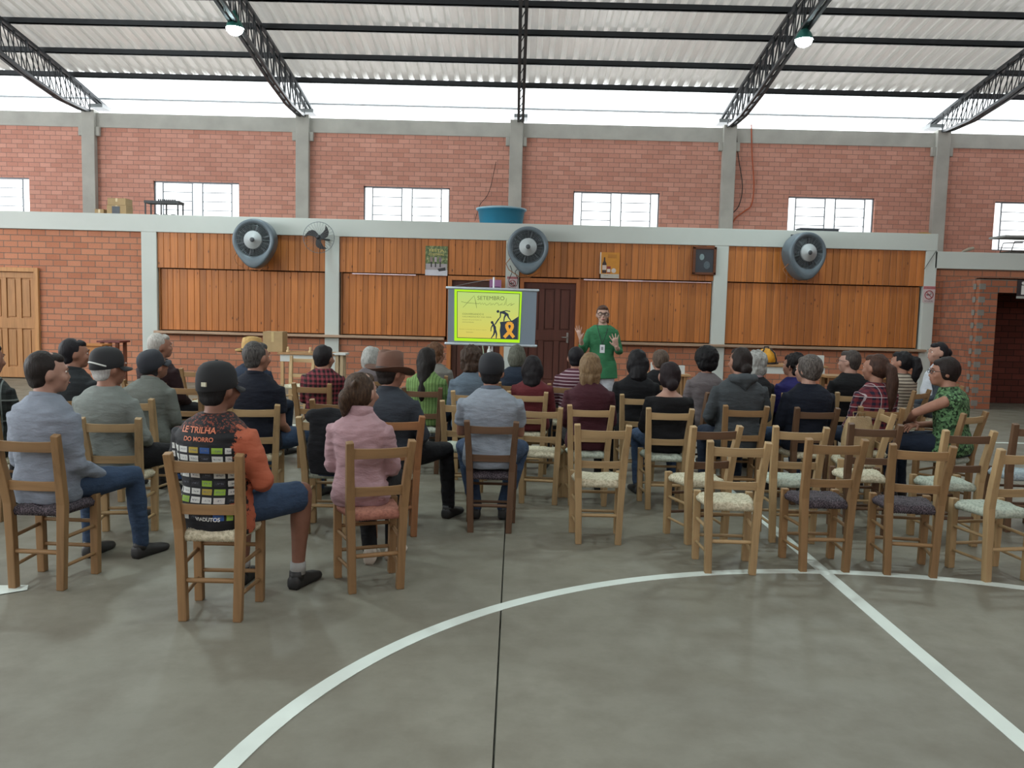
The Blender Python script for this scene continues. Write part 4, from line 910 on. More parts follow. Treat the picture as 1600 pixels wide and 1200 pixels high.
 dict(id='P35', x=3.70, y=7.16, yaw=52, top=1.27, bulk=1.28, fem=1, hyaw=28, lean=7, top_mat=cloth('#1d3a22', 'leaves', '#5f9a55', '#12260f'), leg_mat=DJEANS, hair='short', vol=.012, haircol='#1c1412', sleeve='none', arms=('raised', 'fold'), skin=TAN, glasses='dark-rimmed glasses of the woman in the leafy green top', label='short-haired woman in a sleeveless leafy green top with folded arms', hs=1.06),
]
def jersey():
    t = NT('printed_jersey'); v = t.coords(); sep = t.n('ShaderNodeSeparateXYZ'); t.l(v, sep.inputs[0]); X, Y, Z = sep.outputs
    n = t.noise(v, 14, 5, .7)
    k = t.math('ADD', t.math('MULTIPLY', X, 7.0), t.math('MULTIPLY', t.math('SUBTRACT', n, .5), 2.2))
    blotch = t.ramp(t.math('ADD', k, -1.15), [(.0, (0, 0, 0)), (.06, (1, 1, 1))])
    sp = t.noise(v, 70, 4, .7); yoke = t.math('MULTIPLY', t.math('GREATER_THAN', Z, .95), t.math('GREATER_THAN', sp, .55))
    col = t.mix(blotch, srgb('#14161a'), srgb('#a4583f')); col = t.mix(t.math('MULTIPLY', yoke, .35), col, srgb('#b5583a'))
    # printed sponsor boxes, a different pale colour in each cell
    cw_, ch_ = .062, .042
    U = t.math('DIVIDE', t.math('ADD', X, .5), cw_); W_ = t.math('DIVIDE', Z, ch_)
    fx = t.math('FRACT', U); fz = t.math('FRACT', W_)
    def band(f, a, b): return t.math('MULTIPLY', t.math('GREATER_THAN', f, a), t.math('LESS_THAN', f, b))
    box = t.math('MULTIPLY', band(fx, .07, .9), band(fz, .14, .84))
    rg = t.math('MULTIPLY', band(Z, .50, .885), band(X, -.215, .15)); rg = t.math('MULTIPLY', rg, t.math('LESS_THAN', Y, .03))
    cb = t.n('ShaderNodeCombineXYZ'); t.l(t.math('FLOOR', U), cb.inputs[0]); t.l(t.math('FLOOR', W_), cb.inputs[1])
    wn = t.n('ShaderNodeTexWhiteNoise', noise_dimensions='2D'); t.l(cb.outputs[0], wn.inputs['Vector'])
    cell = t.ramp(wn.outputs['Value'], [(0, srgb('#b8bcb8')), (.42, srgb('#b8b8b4')), (.55, srgb('#24262a')), (.68, srgb('#2d4f86')), (.76, srgb('#2f7f78')), (.82, srgb('#7fa03c')), (.9, srgb('#9a8a3a')), (1, srgb('#a04a50'))])
    cell.node.color_ramp.interpolation = 'CONSTANT'
    txt = t.math('MULTIPLY', band(fz, .38, .6), t.math('GREATER_THAN', t.noise(v, 190, 2), .5)); txt = t.math('MULTIPLY', txt, band(fx, .2, .78))
    cell = t.mix(t.math('MULTIPLY', txt, .75), cell, srgb('#5a5f6a'))
    col = t.mix(t.math('MULTIPLY', box, rg), col, cell)
    t.base(col); t.set(.7, 0, .3); t.bump(t.noise(t.coords((1, 1, 2.4)), 9, 3), .5, .02); return t.m
for p in PEOPLE:
    if p['id'] == 'P8': p['top_mat'] = jersey(); p['top_name'] = 'jersey'
    make_person(p)
PID = {p['id']: p for p in PEOPLE}
_p = PID['P34']; _m = MB(); _T = _p['T']; _m.tube([_T(0, .045, .08), _T(0, .062, .3), _T(0, .045, .46), _T(0, .02, .55)], [.115, .11, .09, .05], 16)
_me = grow(_m, .012, 3, None, .004); _me.materials.append(cloth('#c3cad4')); link('white_shirt', _me, _p['root'])['label'] = 'white shirt under the jacket'
def on_back(txt, size, p, x, z, mat, name, label=None, rot=0):
    """printed lettering laid onto the back of a shirt"""
    cu = bpy.data.curves.new('t', 'FONT'); cu.body = txt; cu.size = size; cu.align_x = 'CENTER'; cu.offset = size*.02
    o = bpy.data.objects.new('t', cu); COL.objects.link(o); dg = bpy.context.evaluated_depsgraph_get(); me = bpy.data.meshes.new_from_object(o.evaluated_get(dg), depsgraph=dg); bpy.data.objects.remove(o)
    bm = bmesh.new(); bm.from_mesh(me); bmesh.ops.subdivide_edges(bm, edges=[e for e in bm.edges if e.calc_length() > .012], cuts=2); bm.to_mesh(me); bm.free()
    sh = p['shirt'].data; bv = BVHTree.FromPolygons([v.co for v in sh.vertices], [tuple(q.vertices) for q in sh.polygons])
    for v in me.vertices:
        o_ = Vector((x+v.co.x, -.6, z+v.co.y)); h = bv.ray_cast(o_, Vector((0, 1, 0)))
        v.co = (h[0]+Vector((0, -.003, 0))) if h[0] else Vector((o_.x, -.1, o_.z))
    me.materials.clear(); me.materials.append(mat); q = link(name, me, p['shirt'])
    if label: q['label'] = label
    return q
orng = plain('#bd6c4c', .6); wht = plain('#c8cac6', .6)
on_back('LE TRILHA', .042, PID['P8'], -.02, .945, orng, 'lettering', 'orange printed lettering')
on_back('DO MORRO', .03, PID['P8'], -.01, .905, orng, 'lettering', 'orange printed lettering')
on_back('VIADUTOS', .026, PID['P8'], .035, .507, wht, 'lettering', 'white printed lettering')
# ============================================================ PEOPLE STANDING
def presenter():
    x, y = at(941, 520, 10.8).x, 10.8
    root = empty('person', (x, y, 0), PI, 'woman standing before the audience in a green tunic and white trousers, hands raised', 'person')
    root.rotation_euler = (0, 0, PI-.05); skin = skinmat('#c49c88'); top = 1.655
    hc = V(0, .0, top-.112)
    def H(x_, y_, z_): return hc+V(x_, y_, z_)
    b = MB()
    rings = [(.84, .165, .115, 0), (.92, .17, .12, 0), (1.02, .145, .105, 0), (1.12, .14, .1, 0), (1.22, .155, .105, 0), (1.32, .165, .1, 0), (1.37, .15, .085, 0), (1.41, .09, .065, 0), (1.44, .055, .05, 0)]
    def tor(mb, off, sel):
        mb.rings([[V((rx+off)*math.cos(a), cy+(ry+off)*math.sin(a), z) for a in [2*PI*j/28 for j in range(28)]] for z, rx, ry, cy in sel])
    tor(b, -.018, rings)
    b.tube([V(0, -.005, 1.38), V(0, 0, 1.45), hc+V(0, -.01, -.04)], [.058, .05, .05], 12)
    b.ell(H(0, -.008, .012), (.074, .092, .1)).ell(H(0, .03, -.045), (.056, .06, .068)).ell(H(0, .06, -.086), (.026, .025, .02))
    b.tube([H(0, .083, .012), H(0, .106, -.026)], [.009, .0145], 8).ell(H(0, .086, .024), (.048, .014, .011)).ell(H(0, .089, -.06), (.024, .012, .01))
    for s in (-1, 1): b.ell(H(s*.077, -.01, -.01), (.011, .018, .03)).ell(H(s*.043, .066, -.028), (.022, .02, .022))
    # arms: her right arm (photo left) opens outwards, her left arm bends in front
    arms = {1: (V(.15, .0, 1.322), V(.235, .01, 1.08), V(.275, .17, 1.235), V(.30, .2, 1), V(.35, .3, .2), .12, .9),
            -1: (V(-.15, .0, 1.322), V(-.225, -.0, 1.07), V(-.17, .2, 1.15), V(.25, .25, 1), V(0, .6, -.1), .3, .8)}
    for s, (sh, el, wr, hd, nr, cu, spd) in arms.items():
        b.tube([V(s*.12, 0, 1.31), sh, sh.lerp(el, .5), el, el.lerp(wr, .4), wr], [.034, .038, .038, .036, .034, .024], 12)
        finger_set(b, wr, hd, nr, s, cu, 1.05, spd)
    for s in (-1, 1): b.tube([V(s*.085, 0, .86), V(s*.09, .01, .47), V(s*.095, -.01, .1), V(s*.095, .0, .05)], [.08, .052, .034, .034], 12).tube([V(s*.095, -.03, .045), V(s*.1, .1, .03)], [.028, .022], 8)
    me = grow(b, .0065, 3); me.materials.append(skin); link('body', me, root)
    for s in (-1, 1):
        e = MB().ell(H(s*.031, .076, .006), (.0115, .0105, .008), None, 10, 8); e.cur = 1; e.ell(H(s*.031, .0845, .006), (.0055, .004, .0055), None, 8, 6); e.obj('eye', [EYE_W, EYE_D], root)
        MB().tube([H(s*.014, .094, .026), H(s*.032, .093, .031), H(s*.05, .084, .026)], [.003, .0038, .002], 6).obj('eyebrow', hairmat('#3a2a22'), root)
    MB().tube([H(-.02, .098, -.058), H(0, .103, -.057), H(.02, .098, -.058)], [.002, .0045, .002], 6).obj('mouth', plain('#a04a48', .5), root)
    t = MB(); tun = [(.74, .215, .14, 0), (.80, .21, .14, 0), (.92, .195, .135, 0)]+[(z, rx+.012, ry+.014, cy) for z, rx, ry, cy in rings[2:8]]
    tor(t, 0, tun)
    for s, (sh, el, wr, *_) in arms.items(): t.tube([V(s*.1, 0, 1.315), sh+V(s*.002, 0, 0), sh.lerp(el, .5), el, el.lerp(wr, .45)], [.052, .056, .054, .05, .046], 14)
    tm = grow(t, .0095, 3, None, .005, 9, .6); tm.materials.append(cloth('#0f7a45')); tn = link('tunic', tm, root)
    tr_ = MB(); tr_.rings([[V(.165*math.cos(2*PI*j/24), .115*math.sin(2*PI*j/24), z) for j in range(24)] for z in (.78, .86, .94)])
    for s in (-1, 1): tr_.tube([V(s*.085, 0, .85), V(s*.09, .01, .47), V(s*.095, -.01, .1)], [.1, .075, .062], 14)
    q = grow(tr_, .012, 3, None, .004); q.materials.append(cloth('#b9bdc6')); link('trousers', q, root)
    for s in (-1, 1): shoe(plain('#2a2624', .6), (s*.095, .0, 0), 0, root)
    h = MB(); h.ell(H(0, -.03, .024), (.083, .086, .097)).ell(H(0, -.05, -.03), (.07, .05, .06)).ell(H(0, .025, .075), (.062, .055, .036)); h.tube([H(-.05, -.04, -.05), H(-.07, -.02, -.1)], [.03, .015], 8)
    hm = grow(h, .008, 2, None, .004, 26, .35); hm.materials.append(hairmat('#3c2a22', '#6a4c3a')); link('hair', hm, root)
    G = MB()
    for s in (-1, 1):
        pts = [H(s*(.035)+.027*math.copysign(abs(math.cos(a))**.6, math.cos(a)), .101, .004+.017*math.copysign(abs(math.sin(a))**.6, math.sin(a))) for a in [2*PI*k/20 for k in range(21)]]
        G.tube(pts, .0035, 6, round_ends=False); G.tube([H(s*.062, .099, .012), H(s*.08, .06, .012), H(s*.083, -.01, .006)], .003, 6)
    G.tube([H(-.009, .103, .008), H(.009, .103, .008)], .003, 6)
    def world(o): o.matrix_world = Matrix.Translation((x, y, 0)) @ Matrix.Rotation(PI-.05, 4, 'Z'); return o
    tag(world(G.obj('glasses', plain('#0e0f12', .3))), 'black-rimmed glasses on the face of the standing woman in green', 'glasses')
    L = MB(); pts = []
    for s in (-1, 1): L.tube([V(s*.05, -.04, 1.435), V(s*.07, .06, 1.41), V(s*.05, .125, 1.32), V(.0, .142, 1.17)], .0035, 6)
    lo = world(bpy.data.objects.new('identity_badge', None)); COL.objects.link(lo); tag(lo, 'white identity badge on a dark lanyard hanging over the green tunic', 'badge')
    L.obj('lanyard', plain('#1d1f26', .7), lo); c = MB().box(-.03, .03, .139, .143, 1.065, 1.165).obj('card', plain('#c9ccd0', .4), lo)
    MB().box(-.012, .014, .143, .1445, 1.1, 1.14).obj('photo', plain('#7f8289', .5), c)
presenter()

# ============================================================ SCREEN WITH THE SLIDE
YS = 13.8
def P_(px, py, y=YS): v_ = at(px, py, y); return (v_.x, v_.z)
def c2(u, v_): return P_(690+u/9.23, 430+v_/9.23)     # detail coordinates of the slide
def flat(poly, dy, mat, name, parent, conv=c2, th=.002):
    m = MB(); m.prism([conv(*p) for p in poly], YS-dy, YS-dy+th); o = m.obj(name, mat, None); o.parent = parent; o.matrix_parent_inverse = parent.matrix_world.inverted(); return o
sx, sz = P_(769, 545); scr = empty('projection_screen', (sx, YS, 0), 0, 'portable projection screen showing a yellow slide, in front of the dark doors', 'screen')
bpy.context.view_layer.update()
fabric = plain('#6d7a86', .7, 0, .04, 2)
flat([(95, 190), (1375, 230), (1345, 1010), (85, 970)], 0, fabric, 'screen_fabric', scr, th=.004)
def bar(a, b, r, name, mat, dy=.0):
    (x0, z0), (x1, z1) = c2(*a), c2(*b); o = MB().tube([(x0, YS-dy, z0), (x1, YS-dy, z1)], r, 12).obj(name, mat); o.parent = scr; o.matrix_parent_inverse = scr.matrix_world.inverted(); return o
lg = plain('#aeb8c0', .35, .4)
bar((78, 178), (1390, 222), .022, 'top_tube', lg); bar((58, 982), (1362, 1022), .022, 'bottom_tube', lg)
zt = at(769, 434, YS).z
po = MB().tube([(sx, YS+.06, .35), (sx, YS+.06, zt)], .016, 10).obj('pole', plain('#c4c8cc', .35, .3)); po.parent = scr; po.matrix_parent_inverse = scr.matrix_world.inverted()
for k in range(3):
    a = PI/2+2*PI*k/3; o = MB().tube([(sx, YS+.06, .45), (sx+.5*math.cos(a), YS+.06+.5*math.sin(a), .015)], .011, 8).obj('leg', plain('#2b2d30', .5)); o.parent = scr; o.matrix_parent_inverse = scr.matrix_world.inverted()
LIME = emit('#b4ec2c', 1.0); INK = emit('#4c5148', .8)
def yellow_grad():
    m = bpy.data.materials.new('slide_yellow'); m.use_nodes = True; nt = m.node_tree; nt.nodes.clear()
    tc = nt.nodes.new('ShaderNodeTexCoord'); sp = nt.nodes.new('ShaderNodeSeparateXYZ'); mr = nt.nodes.new('ShaderNodeMapRange'); r = nt.nodes.new('ShaderNodeValToRGB'); e = nt.nodes.new('ShaderNodeEmission'); o = nt.nodes.new('ShaderNodeOutputMaterial')
    nt.links.new(tc.outputs['Object'], sp.inputs[0]); nt.links.new(sp.outputs[2], mr.inputs[0]); mr.inputs[1].default_value = 1.0; mr.inputs[2].default_value = 1.85
    r.color_ramp.elements[0].color = srgb('#ddc95a'); r.color_ramp.elements[1].color = srgb('#b9d67c'); nt.links.new(mr.outputs[0], r.inputs[0]); nt.links.new(r.outputs[0], e.inputs[0]); nt.links.new(e.outputs[0], o.inputs[0]); return m
sl = flat([(185, 203), (1160, 240), (1125, 975), (183, 945)], .006, LIME, 'slide', scr)
def sub(poly, dy, mat, name):
    m = MB(); m.prism([c2(*p) for p in poly], YS-dy, YS-dy+.001); return m.obj(name, mat, sl)
sub([(222, 232), (1132, 265), (1108, 930), (222, 903)], .008, INK, 'slide_border'); sub([(230, 240), (1122, 273), (1098, 920), (230, 895)], .0095, yellow_grad(), 'slide_panel')
DK = emit('#3f4752', .75)
sub([(840, 675), (1015, 655), (1108, 595), (1096, 922), (850, 915), (838, 800), (850, 720)], .011, DK, 'cliff_shape')
def strokes(sets, name, mat, dy=.012):
    m = MB()
    for pts, r in sets:
        q = [c2(*p) for p in pts]; m.tube([(a, YS-dy, b) for a, b in q], [x*.0011 for x in (r if isinstance(r, list) else [r]*len(q))], 8)
    return m.obj(name, mat, sl)
strokes([([(815, 522), (812, 524)], 20), ([(850, 535), (900, 540), (950, 570)], [14, 20, 18]), ([(850, 545), (848, 600), (820, 640), (785, 695)], [10, 8, 7, 5]), ([(870, 528), (930, 512), (985, 522)], [9, 6, 6]),
         ([(925, 570), (905, 610), (898, 662)], [15, 10, 7]), ([(950, 570), (965, 610), (1000, 655)], [15, 10, 7])], 'reaching_figure', DK)
strokes([([(728, 680), (730, 684)], 20), ([(745, 705), (765, 750), (770, 800)], [14, 20, 18]), ([(775, 705), (800, 660), (820, 630)], [9, 7, 6]), ([(738, 715), (715, 760), (712, 805)], [9, 7, 6]),
         ([(765, 800), (755, 850), (718, 905)], [14, 11, 6]), ([(778, 800), (792, 850), (788, 905)], [14, 11, 7])], 'climbing_figure', DK)
RB = emit('#e0a040', 1.0)
mrb = MB()
def rib(pts, w_, dy):
    for a, b in zip(pts, pts[1:]):
        (x0, z0), (x1, z1) = c2(*a), c2(*b); d = Vector((x1-x0, z1-z0)).normalized(); n_ = Vector((-d.y, d.x))*w_*.00055; e_ = d*.003
        mrb.prism([(x0+n_.x-e_.x, z0+n_.y-e_.y), (x1+n_.x+e_.x, z1+n_.y+e_.y), (x1-n_.x+e_.x, z1-n_.y+e_.y), (x0-n_.x-e_.x, z0-n_.y-e_.y)], YS-dy, YS-dy+.001)
rib([(1040, 895), (960, 790), (938, 740), (945, 705), (978, 690), (1015, 705), (1022, 745), (1000, 790)], 46, .0125); rib([(1000, 790), (905, 895)], 48, .0135)
ro = mrb.obj('ribbon', RB, sl)
def text(body, u0, v0, u1, mat, name, h=None, parent=sl, conv=c2, y=YS-.0125, rel=None, font_sx=1.0):
    cu = bpy.data.curves.new('t', 'FONT'); cu.body = body; cu.size = 1; cu.extrude = .0; o = bpy.data.objects.new('t', cu); COL.objects.link(o)
    dg = bpy.context.evaluated_depsgraph_get(); me = bpy.data.meshes.new_from_object(o.evaluated_get(dg), depsgraph=dg); bpy.data.objects.remove(o)
    xs_ = [v.co.x for v in me.vertices]; ys_ = [v.co.y for v in me.vertices]; (xa, za), (xb, zb) = conv(u0, v0), conv(u1[0], u1[1]); k = (xb-xa)/(max(xs_)-min(xs_)); kh = h/(max(ys_)-min(ys_)) if h else k; sh_ = (zb-za)/(xb-xa)
    for v in me.vertices:
        X = (v.co.x-min(xs_))*k; v.co = (xa+X, y, za+(v.co.y-min(ys_))*kh+X*sh_)
    me.materials.clear(); me.materials.append(mat); o = link(name, me); o.parent = parent
    if rel: o.matrix_parent_inverse = rel.matrix_world.inverted()
    return o
GI = emit('#6f7a4a', .8); GI2 = emit('#8a8a55', .9)
text('SETEMBRO', 518, 355, (905, 362), GI, 'slide_title', .062)
strokes([([(310, 465), (390, 380), (470, 295), (495, 400), (505, 475)], [2, 3, 3, 4, 2]), ([(285, 380), (340, 395), (450, 405), (540, 410), (555, 395), (565, 425), (590, 400), (600, 425), (625, 400), (640, 430), (670, 425), (700, 400), (720, 410), (700, 430), (730, 425), (745, 405), (760, 430), (790, 400), (815, 405), (820, 435), (850, 425), (880, 405), (860, 430), (905, 430), (940, 330), (930, 425), (950, 440), (985, 415), (1010, 405), (1020, 430), (990, 435), (1050, 412)], 2.6)], 'slide_script', GI)
text('CONVERSANDO E', 300, 570, (606, 577), GI, 'slide_text', .028); text('VALORIZAÇÃO DA VIDA', 298, 608, (720, 620), GI, 'slide_text', .028)
text('Palestra de prevenção na', 298, 650, (575, 655), GI2, 'slide_text', .018); text('comunidade', 298, 680, (465, 686), GI2, 'slide_text', .018)
text('Equipe municipal de saúde e apoio', 258, 782, (645, 798), GI2, 'slide_text', .014); text('Setembro', 355, 826, (460, 830), GI2, 'slide_text', .016)

# ============================================================ FANS
def mist_fan(cx, cy, rp, label, yaw=0, Y=15.95):
    c = at(cx, cy, Y); R_ = rp*Y/FPX; r = empty('misting_fan', c, yaw, label, 'fan', 'round misting fans on the bar front')
    hm = plain('#5b6870', .45, .1); n = 56
    def prof(a, k=1.0):
        x_, z_ = math.cos(a), math.sin(a); rr_ = R_*k
        if z_ < 0: e = (-z_)**3; return V(x_*rr_*(1-.0*e), 0, z_*rr_*(1+.32*e))
        return V(x_*rr_, 0, z_*rr_)
    rs = []
    for k, y_ in ((.94, .30), (1.0, .22), (1.0, .03), (.975, -.03), (.93, -.04)): rs.append([prof(2*PI*j/n, k)+V(0, y_, 0) for j in range(n)])
    for rr_, y_ in ((.80, -.035), (.785, -.02), (.785, .12), (.7, .14)): rs.append([V(rr_*R_*math.cos(2*PI*j/n), y_, rr_*R_*math.sin(2*PI*j/n)+.0*R_) for j in range(n)])
    h = MB(); h.rings(rs, cap=False); h.rings([[prof(2*PI*j/n, k)+V(0, .29, 0) for j in range(n)] for k in (.94, .02)]); h.obj('housing', hm, r)
    g_ = MB()
    for k in range(5): q = (.46+.075*k)*R_; g_.tube([(q*math.cos(a), -.028, q*math.sin(a)) for a in [2*PI*j/36 for j in range(37)]], .0035, 5, round_ends=False)
    for k in range(24): a = 2*PI*k/24; g_.tube([(.38*R_*math.cos(a), -.02, .38*R_*math.sin(a)), (.8*R_*math.cos(a), -.025, .8*R_*math.sin(a))], .003, 5)
    g_.obj('grille', plain('#7c858a', .4, .5), r)
    for k in range(6):
        a = 2*PI*k/6+.3; m = MB(); vs = []
        for q, w0 in ((.3, .16), (.55, .25), (.76, .3)):
            for s in (-1, 1): an = a+s*w0/2/q*.5; vs += [V(q*R_*math.cos(an), .055+s*.03, q*R_*math.sin(an)), V(q*R_*math.cos(an), .06+s*.03, q*R_*math.sin(an))]
        m.add(vs, [(0, 2, 6, 4), (4, 6, 10, 8), (1, 5, 7, 3), (5, 9, 11, 7), (0, 4, 5, 1), (4, 8, 9, 5), (2, 3, 7, 6), (6, 7, 11, 10), (0, 1, 3, 2), (8, 10, 11, 9)]); m.obj('blade', plain('#3d454a', .4), r)
    MB().lathe([(.42, 0), (.425, -.04), (.40, -.06), (.06, -.065), (.055, -.08), (.004, -.085)], (0, 0, 0), 40, 'y').xf(Matrix.Diagonal((R_, 1, R_, 1))).obj('mist_disc', plain('#a3aaac', .6, 0), r)
    MB().ell((0, -.085, 0), (.045*R_/.4, .02, .045*R_/.4)).obj('nut', plain('#3b4044', .5), r)
    MB().box(-.03, .03, .28, 16.38-Y+.0, -.04, .04).box(-.1, .1, 16.36-Y, 16.385-Y, .0, R_*.95).obj('wall_bracket', plain('#4a5054', .5, .3), r)
    MB().box(-R_*.35, R_*.35, -.0, .05, R_*-1.18, R_*-.93).obj('drip_tray', hm, r)
    pts = [(-R_*.85, .1, -R_*.55), (-R_*1.05, .15, -R_*.8), (-R_*.9, .12, -R_*1.1), (-R_*.4, .1, -R_*1.42), (R_*.1, .1, -R_*1.45), (R_*.6, .12, -R_*1.2)]
    MB().tube(pts, .008, 6).obj('hose', plain('#8a5a35', .6), r)
    return r
mist_fan(396, 375, 33, 'round grey misting fan furthest left, above the straw hat')
mist_fan(825, 386, 32, 'round grey misting fan in the middle, over the no-smoking sign')
mist_fan(1262, 395, 32, 'round grey misting fan on the right, over the widest shutter', .25)
c = at(498, 371, 16.1); r = empty('wall_fan', c, .1, 'small wall fan with three black blades in a thin wire cage, on the left pillar', 'fan')
cg = MB(); cgm = plain('#6f7a80', .4, .5)
for k in range(30):
    a = 2*PI*k/30; cg.tube([(.04*math.cos(a), -.09, .04*math.sin(a)), (.17*math.cos(a), -.085, .17*math.sin(a)), (.275*math.cos(a), -.04, .275*math.sin(a)), (.285*math.cos(a), .0, .285*math.sin(a)), (.2*math.cos(a), .08, .2*math.sin(a)), (.06*math.cos(a), .1, .06*math.sin(a))], .0014, 4)
cg.tube([(.287*math.cos(a), 0, .287*math.sin(a)) for a in [2*PI*j/48 for j in range(49)]], .005, 6, round_ends=False); cg.obj('cage', cgm, r)
for k, a0 in enumerate((math.radians(20), math.radians(140), math.radians(268))):
    m = MB(); L_, R2 = [], []
    for q, mid_, hw in ((.02, .0, .03), (.07, .0, .045), (.12, .06, .058), (.17, .2, .066), (.22, .42, .058), (.25, .62, .035)):
        a = a0+mid_; cx_, cz_ = q*math.cos(a), q*math.sin(a); tx, tz = -math.sin(a-mid_*.5), math.cos(a-mid_*.5)
        L_.append((cx_+tx*hw, cz_+tz*hw)); R2.append((cx_-tx*hw, cz_-tz*hw))
    for (a1, b1), (a2, b2) in zip(zip(L_, R2), zip(L_[1:], R2[1:])):
        m.prism([a1, a2, b2, b1], -.03, -.01)
    m.obj('blade', plain('#15181c', .4), r)
MB().tube([(0, -.05, 0), (0, .14, 0)], .05, 16).obj('motor', plain('#1b1e22', .4), r)
MB().tube([(0, .12, 0), (.1, .2, -.02), (.16, .27, -.02)], .02, 8).obj('wall_arm', plain('#3c4246', .4), r)

# ============================================================ SIGNS AND POSTERS
def poster(x0, y0, x1, y1, Y, name, label, cat, mat, frame=None):
    a, b = at(x0, y0, Y), at(x1, y1, Y); cx = (a.x+b.x)/2; W_, H_ = (b.x-a.x)/2, (a.z-b.z)/2; cz = (a.z+b.z)/2
    r = empty(name, (cx, Y, cz), 0, label, cat); MB().box(-W_, W_, -.003, .003, -H_, H_).obj('sheet', mat, r); return r, W_, H_
def pf(r, x0, x1, z0, z1, mat, name, dy=.0045): return MB().box(x0, x1, -dy, -dy+.001, z0, z1).obj(name, mat, r)
def pp(r, poly, mat, name, dy=.0055): return MB().prism(poly, -dy, -dy+.001).obj(name, mat, r)
def ptext(r, body, x0, x1, z, h, mat, name='lettering', dy=.006): return text(body, x0, z, (x1, z), mat, name, h, r, lambda a, b: (a, b), -dy, None)
fol = NT('leafy_print'); v_ = fol.coords(); fol.base(fol.ramp(fol.noise(v_, 16, 5, .7), [(.35, srgb('#1d2a22')), (.5, srgb('#4d6238')), (.62, srgb('#8a8a60')), (.75, srgb('#b3b3b0'))])); fol.set(.5)
r, W_, H_ = poster(665, 384, 699, 431, 16.395, 'poster', 'colour poster of people under a leafy arch with a pale strip below, on the boards', 'poster', fol.m)
pf(r, -W_, W_, -H_, -H_*.62, plain('#b3b4bc', .5), 'pale_strip')
pf(r, -W_*.95, W_*.95, -H_*.62, -H_*.2, plain('#8f8a8c', .5), 'path_print')
for k, x in enumerate((-.12, -.04, .05)): pf(r, x, x+.045, -.02-.0*k, .07, plain(('#7d6a68', '#9a8f92', '#6b5f66')[k], .5), 'figure_print', .0055); pf(r, x+.01, x+.035, -.12, -.02, plain('#1c1b20', .5), 'figure_legs', .0055)
pp(r, [(.02, -.15), (.17, -.12), (.18, -.18), (.05, -.2)], plain('#1c1f22', .5), 'cart_print')
ptext(r, 'FESTA', -.14, .14, .17, .05, plain('#c2b36a', .5)); ptext(r, 'COLONIAL', -.15, .15, .1, .04, plain('#b9a860', .5))
r, W_, H_ = poster(938, 394, 967, 435, 16.395, 'poster', 'orange beer poster with a brown bottle, above the speaker in green', 'poster', plain('#b67a22', .5))
pf(r, -W_, W_, -H_, -H_*.68, plain('#a8a39a', .5), 'pale_strip'); pf(r, -W_, -W_+.02, -H_, H_, plain('#c9c0b4', .5), 'margin')
bt = plain('#2a1510', .4); pp(r, [(-.14, -.15), (-.06, -.15), (-.06, .03), (-.085, .08), (-.088, .15), (-.112, .15), (-.115, .08), (-.14, .03)], bt, 'bottle_print')
pf(r, -.138, -.062, -.09, .0, plain('#b9a9a0', .5), 'bottle_label', .0065); pf(r, -.05, .02, -.15, -.02, plain('#7a2420', .5), 'can_print', .0062); pf(r, -.045, .015, -.13, -.07, plain('#c4bcb0', .5), 'can_label', .007)
pp(r, [(.08+.045*math.cos(a), -.1+.045*math.sin(a)) for a in [2*PI*j/16 for j in range(16)]], plain('#b9b0a8', .5), 'coin_print')
for z in (.19, .165, .14): pf(r, -.04, .13, z, z+.008, plain('#7a4a16', .5), 'text_line', .006)
ptext(r, 'www', -.1, -.02, -.205, .014, plain('#4b4640', .5))
# framed picture
r, W_, H_ = poster(1084, 386, 1117, 429, 16.36, 'framed_picture', 'dark picture in a brown wooden frame beside the pillar, top of the boards', 'picture', plain('#27323a', .25))
fw = wood('#5a3420', 0); MB().box(-W_-.01, W_+.01, -.03, .03, H_-.035, H_+.01).box(-W_-.01, W_+.01, -.03, .03, -H_-.01, -H_+.035).box(-W_-.01, -W_+.04, -.03, .03, -H_, H_).box(W_-.04, W_+.01, -.03, .03, -H_, H_).obj('frame', fw, r, bevel=.004)
pp(r, [(-.05+.045*math.cos(a), .07+.06*math.sin(a)) for a in [2*PI*j/14 for j in range(14)]], plain('#6f8486', .4, 0, .3, 30), 'pale_shape'); pp(r, [(.05+.06*math.cos(a), -.08+.075*math.sin(a)) for a in [2*PI*j/14 for j in range(14)]], plain('#44535a', .4, 0, .3, 30), 'pale_shape')
def nosmoke(x0, y0, x1, y1, label):
    r, W_, H_ = poster(x0, y0, x1, y1, 16.378, 'no_smoking_sign', label, 'sign', plain('#b7a9aa', .5))
    red = plain('#8f2f36', .5); dk = plain('#2a2326', .5); pf(r, -W_, W_, H_*.62, H_, plain('#a8686c', .5), 'red_header'); ptext(r, 'PROIBIDO FUMAR', -W_*.9, W_*.9, H_*.74, .018, plain('#5c1a20', .5)); ptext(r, 'NO LOCAL', -W_*.7, W_*.7, -H_*.9, .025, dk)
    R_ = min(W_*.85, H_*.55); MB().lathe([(R_*.82, -.006), (R_, -.006), (R_, -.005), (R_*.82, -.005)], (0, 0, -.01), 32, 'y', cap=False).obj('red_ring', red, r)
    pf(r, -R_*.6, R_*.25, -.02, .0, dk, 'cigarette', .0055); MB().tube([(R_*.3, -.0055, -.01), (R_*.45, -.0055, .02), (R_*.35, -.0055, .04)], .004, 5).obj('smoke_mark', dk, r)
    o = MB().box(-R_*.9, R_*.9, -.0075, -.0065, -R_*.08, R_*.08).obj('red_bar', red, r); o.rotation_euler = (0, PI/4, 0); o.location = (0, 0, -.01); return r
nosmoke(792.5, 432, 809, 452, 'square no-smoking sign on the pillar just above the projection screen')
nosmoke(1443, 447, 1460, 473, 'no-smoking sign on the rightmost pillar, beside the brick porch')
